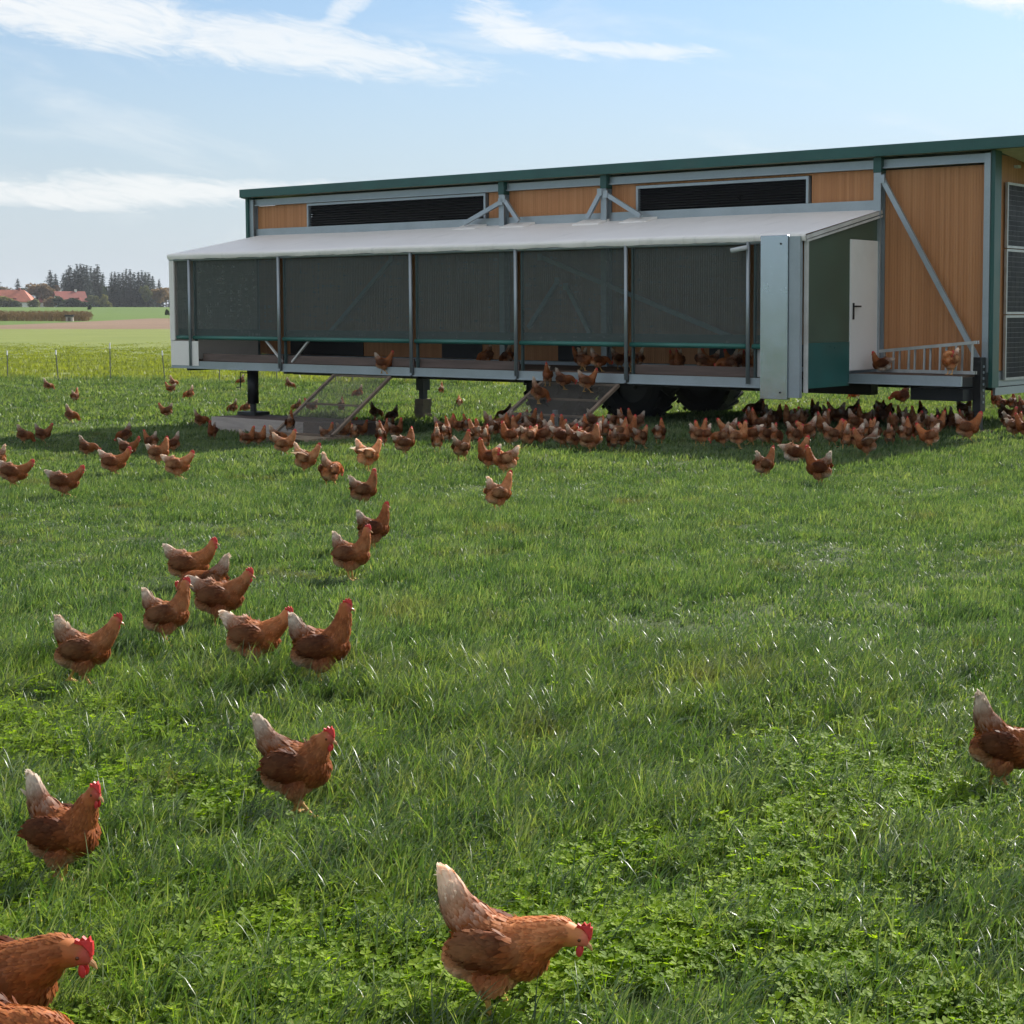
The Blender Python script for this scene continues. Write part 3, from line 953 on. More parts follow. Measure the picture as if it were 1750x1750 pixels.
    # ---- dry maize and the little grey hut at its end
    M['maize'] = leaf_mat("dry_maize_leaves", [(.3, (.085, .060, .030)), (.55, (.17, .115, .055)), (.75, (.26, .18, .09))])
    r = random.Random(9)
    vs, fs = [], []
    for _ in range(5200):
        y = 262 + 26 * r.random() ** 1.6
        x = r.uniform(-150, -93.5 - (y - 262) * .32)
        z = ground_z(x, y); h = r.uniform(1.25, 1.75)
        a = r.uniform(0, 3.14); w = r.uniform(.03, .05)
        c, s = math.cos(a) * w, math.sin(a) * w
        b = len(vs); lx, ly = r.gauss(0, .06), r.gauss(0, .06)
        vs += [(x - c, y - s, z), (x + c, y + s, z), (x + lx, y + ly, z + h)]
        fs.append((b, b + 1, b + 2))
        for k in range(3):
            zz = z + h * r.uniform(.3, .85); a2 = r.uniform(0, 6.28); L = r.uniform(.3, .6)
            b = len(vs)
            vs += [(x, y, zz), (x + math.cos(a2) * L * .6, y + math.sin(a2) * L * .6, zz + .18), (x + math.cos(a2) * L, y + math.sin(a2) * L, zz - .05), (x + math.cos(a2) * L * .5, y + math.sin(a2) * L * .5, zz + .06)]
            fs.append((b, b + 1, b + 2, b + 3))
    me = bpy.data.meshes.new("maize"); me.from_pydata(vs, [], fs); me.materials.append(M['maize'])
    tag(link_mesh("maize_field", me), "strip of dry brown maize standing beyond the ploughed soil", "crop", kind='stuff')
    x, Y = (121 - 1116) / 2699 * 259, 259
    h = tag(empty("field_hut", (x, Y, ground_z(x, Y)), R(15)), "small grey hut with a dark roof at the end of the maize", "hut")
    m = MB(); m.box(-.55, .55, -.5, .5, -.05, .78); m.build("wall", M['ply'], h)
    m = MB(); m.box(-.68, .68, -.62, .62, .78, 1.08); m.build("roof", M['rim'], h)
    m = MB(); m.box(-.25, .2, -.53, -.5, .05, .68); m.build("door", M['kick'], h)


build_far()

# ------------------------------------------------------------------ the mobile coop
# local frame: x = -s (s runs along the coop, away to the left), y = v (0 = long front wall, + behind it), z up
COOP_LOC = Vector((4.866, 22.812, 0.0))
COOP_RZ = R(-36.475)
COOP_M = Matrix.Translation(COOP_LOC) @ Matrix.Rotation(COOP_RZ, 4, 'Z')


def coop_pt(s, v, z=0.0):
    return COOP_M @ Vector((-s, v, z))


def coop_ground(s, v):
    p = coop_pt(s, v)
    return ground_z(p.x, p.y)


class CB(MB):
    def sb(self, s0, s1, v0, v1, z0, z1):
        return self.box(-s1, -s0, v0, v1, z0, z1)

    def sbar(self, p, q, w, h, up=(0, 0, 1)):
        return self.bar((-p[0], p[1], p[2]), (-q[0], q[1], q[2]), w, h, up)

    def stube(self, pts, r, seg=8):
        return self.tube([(-s, v, z) for s, v, z in pts], r, seg)

    def profile(self, s0, s1, poly):
        """extrude a (v, z) polygon along s"""
        n = len(poly)
        vs = [(-s, v, z) for s in (s0, s1) for v, z in poly]
        fs = [tuple(range(n)), tuple(reversed(range(n, 2 * n)))]
        fs += [(i, n + i, n + (i + 1) % n, (i + 1) % n) for i in range(n)]
        return self.add(vs, fs)


def boards(mb, s0, s1, z0, z1, v, pitch=0.045, depth=0.008):
    """vertical boarding with a recessed groove between neighbours"""
    s = s0
    while s < s1 - 0.005:
        e = min(s + pitch, s1)
        mb.sb(s + 0.0015, e - 0.0015, v, v + depth, z0, z1)
        s = e
    mb.sb(s0, s1, v + depth - 0.002, v + 0.05, z0 + .002, z1 - .002)


def boards_end(mb, v0, v1, z0, z1, x, pitch=0.045, depth=0.012):
    v = v0
    while v < v1 - .005:
        e = min(v + pitch, v1)
        mb.box(x - depth, x, v + .0015, e - .0015, z0, z1)
        v = e
    mb.box(x - .05, x - depth + .002, v0, v1, z0 + .002, z1 - .002)


def i_beam(mb, s, v0, v1, z0, z1, w=0.12, t=0.012):
    """upright steel I-section: front flange, web and rear flange"""
    mb.sb(s - w / 2, s + w / 2, v0, v0 + t, z0, z1)
    mb.sb(s - t / 2, s + t / 2, v0 + t, v1 - t, z0, z1)
    mb.sb(s - w / 2, s + w / 2, v1 - t, v1, z0, z1)


LEN, WID = 16.12, 3.0
AV = -2.18                                                     # front of the scratching annex
coop = tag(empty("mobile_chicken_coop", COOP_LOC, COOP_RZ),
           "long timber clad mobile chicken coop with green roof edge and netted white roofed annex", "chicken coop")


def build_coop():
    P = coop
    # ---- main body: floor, walls, roof
    b = CB(); b.sb(0.0, LEN, 0.02, WID, 0.64, 0.86); b.build("floor_frame", M['galv'], P)
    b = CB(); b.sb(2.0, 15.2, 0.12, 0.34, 0.46, 0.636); b.sb(0.3, 15.2, 2.5, 2.72, 0.46, 0.636)
    for s in (3.2, 5.4, 7.45, 9.6, 11.8, 14.0):
        b.sb(s - .06, s + .06, .34, 2.5, .50, .63)
    b.build("chassis_beam", M['black'], P)
    panels = [(0.07, 1.72, .87, 3.84), (1.84, 3.0, .87, 3.86), (6.40, 6.91, .87, 3.86), (7.04, 9.23, .87, 3.86), (9.35, 9.72, .87, 3.86),
              (14.56, 16.05, .87, 3.86), (3.0, 6.40, .87, 3.30), (9.72, 14.56, .87, 3.30), (3.0, 6.40, 3.83, 3.86), (9.72, 14.56, 3.86, 3.865)]
    for s0, s1, z0, z1 in panels:
        b = CB(); boards(b, s0, s1, z0, z1, 0.0); b.build("wall_panel", M['wood'], P)
    b = CB(); boards_end(b, 0.12, WID - .02, .87, 4.0, -0.012); b.build("wall_panel", M['wood'], P)
    b = CB(); b.sb(LEN - .05, LEN, .06, WID, .87, 3.7); b.build("wall_panel", M['wood'], P)
    b = CB(); b.sb(.05, LEN - .05, WID - .05, WID, .87, 3.55); b.build("wall_panel", M['wood'], P)
    for s0, s1, z1 in ((.06, 3.02, 3.86), (3.02, 6.38, 3.32), (6.38, 9.75, 3.86), (9.75, 14.53, 3.32), (14.53, 16.06, 3.86)):
        b = CB(); b.sb(s0, s1, .056, .075, .87, z1); b.build("inner_lining", M['kick'], P)
    # mono-pitch roof, falling to the back
    b = CB(); b.profile(-0.75, 16.20, [(-.26, 4.10), (3.35, 3.72), (3.35, 3.78), (-.26, 4.165)]); b.build("roof", M['roof'], P)
    b = CB(); b.profile(-0.78, 16.25, [(-.30, 4.03), (-.264, 4.03), (-.264, 4.19), (-.30, 4.19)])
    b.profile(-.78, 16.25, [(-.262, 4.03), (-.20, 4.03), (-.20, 4.045), (-.262, 4.045)])
    b.build("fascia", M['green'], P)
    for s0, s1 in ((-.80, -.756), (16.206, 16.25)):
        b = CB(); b.profile(s0, s1, [(-.262, 4.02), (3.36, 3.63), (3.36, 3.80), (-.262, 4.185)]); b.build("verge_trim", M['green'], P)
    b = CB(); b.profile(-.74, 16.19, [(-.19, 4.055), (-.02, 4.04), (-.02, 4.07), (-.19, 4.088)]); b.build("soffit", M['cream'], P)
    b = CB(); b.profile(-.74, -.05, [(.0, 4.036), (3.2, 3.70), (3.2, 3.715), (.0, 4.052)]); b.build("soffit", M['cream'], P)
    # top rail in lengths between the posts, then the rail under the louvres
    for s0, s1 in ((.07, 1.72), (1.85, 6.91), (7.05, 9.22), (9.36, 16.05)):
        b = CB(); b.sb(s0, s1, -.07, -.004, 3.865, 3.995); b.sb(s0, s1, -.10, -.07, 3.865, 3.885); b.build("top_rail", M['galv'], P)
    for s0, s1 in ((1.85, 6.91), (7.05, 9.22), (9.36, 16.05)):
        b = CB(); b.sb(s0, s1, -.06, -.004, 3.245, 3.40); b.build("girt", M['galv'], P)
    # posts
    for s in (1.78, 6.98, 9.29):
        b = CB(); i_beam(b, s, -.15, -.004, .66, 3.80); b.build("post", M['galv'], P)
        b = CB(); b.sb(s - .065, s + .065, -.158, -.004, 3.803, 4.028); b.build("post_head", M['green'], P)
    b = CB(); i_beam(b, 16.11, -.12, .04, .66, 3.99); b.build("post", M['galv'], P)
    b = CB(); b.sb(16.175, 16.24, -.16, .02, .7, 4.02); b.build("corner_trim", M['green'], P)
    b = CB(); b.sb(-.02, .075, -.12, .0, .86, 3.995); b.build("post", M['galv'], P)
    b = CB(); b.sb(-.085, -.023, -.10, .12, .64, 4.03); b.build("corner_trim", M['green'], P)
    # ---- pop holes for the hens, low in the wall behind the annex
    for s0, s1 in ((13.0, 15.1), (9.9, 10.9), (7.6, 8.1), (4.4, 4.9), (2.9, 3.3)):
        b = CB(); b.sb(s0, s1, -.02, -.004, .875, 1.22); b.build("pop_hole", M['black'], P)
    # ---- louvre windows: frame, dark recess, slats
    for s0, s1, z0, z1 in ((3.03, 6.37, 3.405, 3.82), (9.76, 14.52, 3.405, 3.855)):
        b = CB(); t = .045
        b.sb(s0, s1, -.05, .03, z1 - t, z1); b.sb(s0, s0 + t, -.05, .03, z0, z1 - t); b.sb(s1 - t, s1, -.05, .03, z0, z1 - t)
        w = b.build("louvre_window", M['galv'], P)
        b = CB(); b.sb(s0, s1, .09, .12, z0, z1); b.build("recess", M['black'], w)
        n = 9
        for k in range(n):
            z = z0 + .03 + k * (z1 - z0 - .08) / (n - 1)
            b = CB(); b.sbar((s0 + t, .015, z), (s1 - t, .015, z), .055, .010, up=(0, .55, 1)); b.build("slat", M['slat'], w)
        for q in (.33, .66):
            b = CB(); s = s0 + (s1 - s0) * q; b.sb(s - .012, s + .012, .05, .075, z0, z1 - t); b.build("mullion", M['slat'], w)
    # ---- braces of the steel frame
    for p, q in (((9.26, -.17, 3.67), (10.1, -.24, 3.31)), ((9.20, -.17, 3.72), (8.80, -.24, 3.31)), ((7.02, -.17, 3.74), (7.26, -.24, 3.31)),
                 ((6.90, -.17, 3.70), (6.13, -.24, 3.31)), ((1.68, -.17, 3.70), (.10, -.17, 1.03)), ((12.1, -.10, 2.72), (13.99, -.10, 1.2)),
                 ((8.41, -.10, 2.68), (4.41, -.10, 1.33)), ((8.01, -.12, 2.26), (8.69, -.12, 1.45)), ((7.81, -.12, 2.16), (7.3, -.12, 1.36))):
        b = CB(); b.sbar(p, q, .075, .05, up=(0, 1, 0)); br = b.build("brace", M['galv'], P)
        b = CB()
        for c in (p,):
            b.sb(c[0] - .05, c[0] + .05, c[1] - .012 - .03, c[1] - .03, c[2] - .06, c[2] + .06)
        b.build("brace_plate", M['galv'], br)
    for s in (10.0, 8.86, 7.2, 6.2):
        b = CB()
        b.profile(s - .28, s + .28, [(-.40, 3.155), (-.06, 3.255), (-.06, 3.30), (-.36, 3.215)])
        b.build("tarp_flashing", M['tarp'], P)
    # ---- annex: floor, awning, posts, netting
    b = CB(); b.sb(1.80, 16.0, AV + .06, -.02, .74, .80); b.build("annex_floor", M['floor_wood'], P)
    # C-channel sill in lengths between the posts
    for s0, s1 in ((1.86, 4.88), (4.94, 7.10), (7.15, 9.44), (9.50, 12.78), (12.85, 16.0)):
        b = CB(); b.sb(s0, s1, AV - .02, AV + .05, .645, .785); b.sb(s0, s1, AV - .06, AV - .02, .645, .66); b.build("sill_channel", M['galv'], P)
    b = CB()
    for s in (2.6, 4.9, 7.1, 9.5, 12.8, 15.6):
        b.sb(s - .05, s + .05, AV + .06, .0, .60, .735)
    b.build("floor_joist", M['black'], P)
    for s0, s1 in ((2.46, 4.86), (7.16, 9.42), (9.52, 12.76), (12.86, 15.15)):
        b = CB(); b.sb(s0, s1, AV + .06, AV + .09, .79, .935); b.build("kick_board", M['kick'], P)
    for k, s in enumerate((2.715, 4.912, 7.127, 9.473, 12.82, 15.38)):
        b = CB(); b.stube([(s, AV - .05, .70), (s, AV - .05, 2.80)], .030, 8); b.build("annex_post", M['galv'], P, smooth=True)
        b = CB(); b.sb(s - .095, s - .065, AV + .0, AV + .05, .79, 2.70); b.build("net_guide", M['guide'], P)
    for s0, s1 in ((1.90, 2.66), (2.77, 4.86), (4.97, 7.07), (7.18, 9.42), (9.53, 12.76), (12.88, 15.33), (15.43, 15.83)):
        b = CB()
        nx, nz = 24, 8
        vs = [(-(s0 + (s1 - s0) * i / nx), AV + .012 + .012 * math.sin(i * 1.7 + s0) * math.sin(j * 0.8), 1.26 + (2.72 - 1.26) * j / nz) for j in range(nz + 1) for i in range(nx + 1)]
        b.add(vs, [(j * (nx + 1) + i, j * (nx + 1) + i + 1, (j + 1) * (nx + 1) + i + 1, (j + 1) * (nx + 1) + i) for j in range(nz) for i in range(nx)])
        b.build("net_screen", M['net'], P, smooth=True)
        b = CB(); b.sb(s0, s1, AV + .034, AV + .038, 1.262, 1.40); b.build("net_hem", M['overlap'], P)
        b = CB(); b.stube([(s0, AV + .0, 1.235), (s1, AV + .0, 1.235)], .038, 10); b.build("net_roller", M['net_green'], P, smooth=True)
    for p, q in (((13.31, AV + .05, 1.2), (12.86, AV + .05, .82)), ((12.15, AV + .05, 1.2), (12.60, AV + .05, .82))):
        b = CB(); b.sbar(p, q, .04, .03); b.build("knee_brace", M['white_board'], P)
    # awning: tarpaulin sagging lightly between the rafters, with a turned-down hem
    b = CB(); nx, nv = 120, 10
    s0, s1 = 1.74, 15.98
    def aw(s, t):
        sag = -.014 * math.sin(math.pi * t) * (0.5 + 0.5 * math.cos((s - 2.7) * 2.7)) - .006 * math.sin(s * 1.1)
        return (-s, -.06 + (AV - .09 + .06) * t, 3.262 + (2.815 - 3.262) * t + sag)
    vs = [aw(s0 + (s1 - s0) * i / nx, j / nv) for j in range(nv + 1) for i in range(nx + 1)]
    rl = random.Random(4)
    for i in range(nx + 1):
        s = s0 + (s1 - s0) * i / nx
        x, y, z = aw(s, 1.0)
        vs.append((x, y - .012, z - .035))
    for i in range(nx + 1):
        s = s0 + (s1 - s0) * i / nx
        x, y, z = aw(s, 1.0)
        vs.append((x, y + .01 + rl.uniform(-.01, .01), 2.725 + .004 * math.sin(s * 6.1) + rl.uniform(-.005, .005)))
    b.add(vs, [(j * (nx + 1) + i, j * (nx + 1) + i + 1, (j + 1) * (nx + 1) + i + 1, (j + 1) * (nx + 1) + i) for j in range(nv + 2) for i in range(nx)])
    b.build("awning", M['tarp'], P, smooth=True)
    b = CB(); b.stube([(1.84, AV - .02, 2.715), (16.0, AV - .02, 2.715)], .028, 8); b.build("eave_tube", M['galv'], P, smooth=True)
    b = CB()
    for s in (2.7, 4.9, 7.1, 9.47, 12.8, 15.9):
        b.sbar((s, -.08, 3.18), (s, AV, 2.74), .05, .05)
    b.build("rafter", M['galv'], P)
    # white verge of the awning at the door end
    b = CB(); b.sbar((1.755, -.05, 3.222), (1.755, AV - .07, 2.765), .035, .05); b.build("verge_strip", M['white_board'], P)
    b = CB(); b.sbar((1.745, -.05, 3.16), (1.745, AV - .06, 2.715), .03, .03); b.build("verge_strip", M['white_board'], P)
    # far end wrapped in white tarpaulin
    b = CB(); b.profile(16.0, 16.04, [(-.1, .66), (AV, .66), (AV, 2.74), (-.1, 3.2)]); b.build("end_tarp", M['tarp'], P)
    b = CB(); b.sb(15.86, 16.0, AV - .045, AV - .02, 1.18, 2.73); b.build("end_tarp", M['tarp'], P)
    b = CB(); b.sb(15.17, 16.0, AV - .035, AV - .022, .70, 1.17); b.build("end_tarp", M['tarp'], P)
    b = CB(); b.sb(2.46, 2.64, AV + .055, AV + .085, .80, 1.19); b.build("end_board", M['white_board'], P)
    # door end of the annex: green panels, teal splash panel, white door in the corner
    b = CB(); b.profile(1.775, 1.80, [(AV + .02, 1.30), (-.97, 1.30), (-.97, 3.02), (AV + .02, 2.735)]); b.build("end_panel", M['green_wall'], P)
    b = CB(); b.profile(1.775, 1.80, [(-.967, 2.79), (-.02, 2.79), (-.02, 3.20), (-.967, 3.017)]); b.build("end_panel", M['green_wall'], P)
    b = CB(); b.profile(1.768, 1.80, [(AV + .02, .655), (-.97, .655), (-.97, 1.297), (AV + .02, 1.297)]); b.build("splash_panel", M['teal_panel'], P)
    b = CB(); b.sb(1.75, 1.80, AV - .03, AV + .018, .60, 2.74); b.build("corner_strip", M['white_board'], P)
    b = CB(); b.sb(1.77, 1.80, -.12, -.02, .80, 2.787); b.build("door_jamb", M['galv'], P)
    b = CB(); b.sb(1.762, 1.80, -.965, -.125, .87, 2.785); d = b.build("door", M['door'], P, bevel=.004)
    b = CB(); b.sb(1.758, 1.7615, -.955, -.135, .88, 2.775); b.build("door_leaf", M['door'], d, bevel=.001)
    b = CB(); b.sb(1.745, 1.757, -.905, -.865, 1.62, 1.86); b.sb(1.70, 1.745, -.893, -.873, 1.80, 1.82); b.sb(1.70, 1.716, -.893, -.74, 1.798, 1.822)
    b.build("handle", M['black'], d)
    # folded galvanised box on the corner
    b = CB(); b.profile(1.99, 2.44, [(AV - .16, .50), (AV - .07, .50), (AV - .07, 2.80), (AV - .16, 2.80)])
    box = b.build("sheet_metal_box", M['galv_sheet'], P, bevel=.006)
    b = CB(); b.sb(1.805, 1.985, AV - .13, AV - .06, .53, 2.78); b.build("side_channel", M['galv'], box)
    b = CB()
    for z in (.60, 2.68):
        b.stube([(2.10, AV - .158, z), (2.10, AV - .172, z)], .014, 6)
    b.build("bolt", M['black'], box)
    # surveillance camera on the last post
    b = CB(); b.stube([(2.70, AV - .10, 2.645), (2.93, AV - .17, 2.60)], .036, 10); c = b.build("surveillance_camera", M['cam'], P, smooth=True)
    b = CB(); b.sbar((2.72, AV - .06, 2.66), (2.76, AV - .12, 2.65), .03, .03); b.build("bracket", M['galv'], c)
    # ---- platform in front of the end bay
    b = CB(); b.sb(.10, 1.74, -.94, -.13, .80, .835); b.build("platform_deck", M['floor_wood'], P)
    b = CB(); b.sb(-.02, 1.76, -.99, -.945, .69, .83); b.sb(-.02, 1.76, -1.03, -.99, .69, .702); b.sb(1.71, 1.76, -.94, -.1, .69, .79); b.build("platform_beam", M['galv'], P)
    b = CB(); b.sb(.12, .95, -.62, -.02, .46, .63); b.build("battery_box", M['black'], P)
    # ---- solar panels on the end wall
    for k in range(3):
        z0, v0 = .73 + k * .965, .40
        b = CB(); t = .035; H, Wd = .95, 1.62; x = .045
        for a0, a1, c0, c1 in ((v0, v0 + Wd, z0, z0 + t), (v0, v0 + Wd, z0 + H - t, z0 + H), (v0, v0 + t, z0 + t, z0 + H - t), (v0 + Wd - t, v0 + Wd, z0 + t, z0 + H - t)):
            b.box(.02, .06, a0, a1, c0, c1)
        fr = b.build("solar_panel", M['alu'], P)
        b = CB(); b.box(.025, .045, v0 + t, v0 + Wd - t, z0 + t, z0 + H - t); b.build("backsheet", M['cell_line'], fr)
        b = CB(); nr, nc = 12, 10
        ch, cw = (H - 2 * t) / nr, (Wd - 2 * t) / nc
        for i in range(nr):
            for j in range(nc):
                b.box(.046, .049, v0 + t + j * cw + .0025, v0 + t + (j + 1) * cw - .0025, z0 + t + i * ch + .002, z0 + t + (i + 1) * ch - .002)
        tag(b.build("solar_cell", M['cell'], fr), kind='stuff')
    b = CB(); b.box(-.01, .02, .13, 2.9, .655, .70); b.box(-.01, .03, .13, 2.9, .52, .63); b.build("end_beam", M['galv'], P)
    b = CB(); b.box(-.008, .06, .75, .85, 3.84, 3.88); b.build("end_lamp", M['cam'], P)
    # ---- wheels
    for s in (8.4, 6.65):
        for v in (.42, 2.48):
            zc = coop_ground(s, v) + .65
            w = empty("wheel"); w.parent = P; w.location = (-s, v, zc); w.scale = (1.14, 1.1, 1.14)
            b = MB(); prof = [(.30, -.20), (.42, -.235), (.54, -.22), (.575, -.17), (.58, 0), (.575, .17), (.54, .22), (.42, .235), (.30, .20)]
            n = 40
            vs = [(r_ * math.cos(2 * math.pi * i / n), y, r_ * math.sin(2 * math.pi * i / n)) for i in range(n) for r_, y in prof]
            k = len(prof)
            b.add(vs, [(i * k + j, i * k + j + 1, ((i + 1) % n) * k + j + 1, ((i + 1) % n) * k + j) for i in range(n) for j in range(k - 1)])
            for i in range(22):
                a = 2 * math.pi * i / 22
                for sgn in (-1, 1):
                    p = Vector((.592 * math.cos(a), sgn * .015, .592 * math.sin(a))); a2 = a + .17
                    q = Vector((.575 * math.cos(a2), sgn * .225, .575 * math.sin(a2)))
                    b.bar(p, q, .055, .035, up=(math.cos(a), 0, math.sin(a)))
            b.build("tyre", M['rubber'], w)
            b = MB(); b.tube([(0, -.15, 0), (0, .15, 0)], .31, 20); b.tube([(0, -.19, 0), (0, .19, 0)], .10, 12)
            b.build("rim", M['rim'], w)
        b = CB(); b.stube([(s, .3, coop_ground(s, 1.4) + .58), (s, 2.6, coop_ground(s, 1.4) + .58)], .06, 10); b.build("axle", M['black'], P)
    # ---- support legs
    g = coop_ground(.06, -.22)
    b = CB(); b.sb(.0, .13, -.30, -.14, g + .30, 1.08); leg = b.build("support_leg", M['black'], P, bevel=.006)
    b = CB(); b.sb(.02, .11, -.275, -.165, g + .03, g + .30); b.build("inner_tube", M['rim'], leg)
    b = CB(); b.sb(-.12, .25, -.38, -.06, g + .0, g + .03); b.build("foot_plate", M['beam_wood'], leg)
    b = CB()
    for k in range(7):
        b.sb(-.012, .0, -.235, -.205, g + .42 + k * .085, g + .455 + k * .085)
    b.build("pin_hole_row", M['galv'], leg)
    g = coop_ground(14.1, -1.8)
    b = CB(); b.stube([(14.1, -1.8, g + .50), (14.1, -1.8, .64)], .105, 14); leg = b.build("support_leg", M['black'], P, smooth=True)
    b = CB(); b.stube([(14.1, -1.8, g + .33), (14.1, -1.8, g + .50)], .06, 12); b.build("inner_tube", M['rim'], leg)
    b = CB(); b.sb(13.85, 14.35, -1.98, -1.62, g + .29, g + .35); b.build("foot_plate", M['black'], leg)
    b = CB(); b.stube([(14.1, -1.9, .58), (14.34, -1.9, .58), (14.34, -1.9, .30), (14.46, -1.9, .30)], .012, 6); b.build("crank", M['black'], leg)
    g = coop_ground(13.4, 2.0)
    b = CB(); b.sb(13.30, 13.50, 1.9, 2.1, g + .62, .64); leg = b.build("support_leg", M['black'], P)
    b = CB(); b.sb(13.34, 13.46, 1.94, 2.06, g + .44, g + .62); b.build("inner_tube", M['rim'], leg)


def near(s, v, r):
    p = coop_pt(s, v)
    BARE.append((p.x, p.y, r))


def build_props():
    # ---- chicken ramps
    def ramp(s0, s1, z1, v1, n_cross, label):
        a, b_ = (AV - .05, .615), (v1, z1)
        r = empty("chicken_ramp", COOP_LOC, COOP_RZ)
        tag(r, label, "ramp", "chicken ramps up to the annex")
        for s in (s0, s1):
            m = CB(); m.sbar((s, a[0], a[1]), (s, b_[0], b_[1]), .055, .045); m.build("rail", M['beam_wood'], r)
        for k in range(n_cross):
            t = k / (n_cross - 1)
            v, z = a[0] + (b_[0] - a[0]) * t, a[1] + (b_[1] - a[1]) * t
            m = CB(); m.sbar((s0 + .03, v, z - .004), (s1 - .03, v, z - .004), .045, .032); m.build("cross_bar", M['beam_wood'], r)
        m = CB(); d = .02
        vs = [(-s0 - .0, a[0], a[1] + d), (-s1, a[0], a[1] + d), (-s1, b_[0], b_[1] + d), (-s0, b_[0], b_[1] + d)]
        m.add(vs, [(0, 1, 2, 3)]); m.build("wire_mesh", M['wire'], r)
        return r
    g1 = coop_ground(10.7, -3.7)
    ramp(9.98, 11.38, g1 + .16, -3.55, 3, "wire mesh chicken ramp whose foot rests on a wooden pallet")
    r2 = ramp(5.06, 6.58, coop_ground(5.8, -3.4) + .02, -3.42, 4, "wire mesh chicken ramp in front of the wheels, crowded with hens")
    m = CB(); m.sb(5.78, 5.84, -2.86, -2.80, coop_ground(5.8, -2.8), .24); m.build("prop", M['galv'], r2)
    # ---- pallet
    p = empty("pallet", COOP_LOC, COOP_RZ)
    tag(p, "weathered wooden pallet under the foot of the left ramp", "pallet")
    g = g1
    for k in range(5):
        m = CB(); v = -3.22 - k * .19; m.sb(9.93, 11.43, v - .13, v, g + .115, g + .137); m.build("deck_board", M['pallet'], p)
    for s in (10.0, 10.68, 11.36):
        m = CB(); m.sb(s - .07, s + .07, -4.11, -3.22, g + .092, g + .114); m.build("stringer_board", M['pallet'], p)
        m = CB(); m.sb(s - .06, s + .06, -4.11, -3.22, g - .03, g - .006 + .022); m.build("bottom_board", M['pallet'], p)
        for v in (-4.04, -3.66, -3.29):
            m = CB(); m.sb(s - .065, s + .065, v - .065, v + .065, g + .017, g + .091); m.build("block", M['pallet'], p)
    for k in range(8): near(9.9 + k * .22, -3.65, .42)
    # ---- timber stack under the front support leg
    p = empty("timber_stack", COOP_LOC, COOP_RZ)
    tag(p, "low stack of grey weathered boards under the crank support leg", "timber stack")
    g = coop_ground(14.1, -1.9)
    for s0, s1, mt in ((11.95, 14.5, 'ply'), (10.72, 11.93, 'kick')):
        m = CB(); m.sb(s0, s1, -2.46, -2.43, g - .02, g + .275); m.build("front_board", M[mt], p)
    for k in range(4):
        m = CB(); v = -2.42 + k * .235; m.sb(10.8 + .03 * k, 14.42 + .02 * (k % 2), v, v + .225, g + .0, g + .28 - .006 * (k % 2)); m.build("beam", M['kick'], p)
    for k in range(16): near(10.8 + k * .24, -2.0, .5)
    # ---- timber block pile under the rear leg
    p = empty("timber_blocks", COOP_LOC, COOP_RZ)
    tag(p, "upright pile of wooden blocks under the rear support leg", "timber blocks")
    g = coop_ground(13.4, 2.0)
    for k in range(3):
        m = CB(); o = .02 * (k % 2); m.sb(13.27 + o, 13.51 + o, 1.87, 2.11, g - .02 + k * .155, g + .132 + k * .155); m.build("block", M['beam_wood'], p)
    # ---- ladder lying on edge against the wall
    p = empty("ladder", COOP_LOC, COOP_RZ)
    tag(p, "aluminium ladder lying on its side against the timber wall", "ladder")
    lo, hi = (-.40, .865), (-.385, 1.20)
    for off in (0, .07):
        m = CB(); m.sbar((1.58, lo[0] - off, lo[1]), (.02, lo[0] - off, lo[1]), .03, .045); m.build("rail", M['alu'], p)
        m = CB(); m.sbar((1.55, hi[0] - off, 1.15), (.0, hi[0] - off, 1.30), .03, .045); m.build("rail", M['alu'], p)
        for k in range(7):
            s = 1.50 - k * .25 + off * .9
            if s < .05: continue
            m = CB(); m.sbar((s, lo[0] - off, lo[1] + .02), (s, hi[0] - off, 1.15 + (1.55 - s) * .097 - .02), .026, .026); m.build("rung", M['alu'], p)


build_coop()
build_props()
for s in (8.3, 6.6):
    for v in (.42, 2.48): near(s, v, .35)
near(.06, -.22, .25)

# ------------------------------------------------------------------ hens
def hen_material(name, trans=0.0):
    m, g = new_mat(name)
    vc = g.n('ShaderNodeVertexColor', layer_name='plumage').outputs[0]
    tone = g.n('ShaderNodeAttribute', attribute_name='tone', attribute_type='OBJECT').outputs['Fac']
    pale = g.n('ShaderNodeAttribute', attribute_name='pale', attribute_type='OBJECT').outputs['Fac']
    tc = g.n('ShaderNodeTexCoord').outputs['Object']
    n1 = g.n('ShaderNodeTexNoise', {'Vector': tc, 'Scale': 34.0, 'Detail': 4.0, 'Roughness': 0.6}).outputs[0]
    n2 = g.n('ShaderNodeTexNoise', {'Vector': tc, 'Scale': 9.0, 'Detail': 3.0}).outputs[0]
    c = g.mix(g.maprange(n1, 0.3, 0.7, 0.0, 0.55), vc, g.mix(1.0, vc, (0.62, 0.55, 0.5), 'MULTIPLY'))
    c = g.mix(g.math('MULTIPLY', pale, g.maprange(n2, 0.35, 0.7)), c, (0.62, 0.34, 0.165))
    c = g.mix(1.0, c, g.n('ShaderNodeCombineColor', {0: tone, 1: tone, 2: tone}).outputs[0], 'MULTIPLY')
    b = g.n('ShaderNodeBsdfPrincipled', {'Base Color': c, 'Roughness': 0.55, 'Specular IOR Level': 0.22})
    if not trans:
        bp = g.n('ShaderNodeBump', {'Strength': 0.5, 'Distance': 0.003, 'Height': n1})
        g.t.links.new(bp.outputs[0], b.inputs['Normal'])
        finish(g, b.outputs[0])
    else:
        t = g.n('ShaderNodeBsdfTranslucent', {0: c})
        finish(g, g.n('ShaderNodeMixShader', {0: trans, 1: b.outputs[0], 2: t.outputs[0]}).outputs[0])
    return m


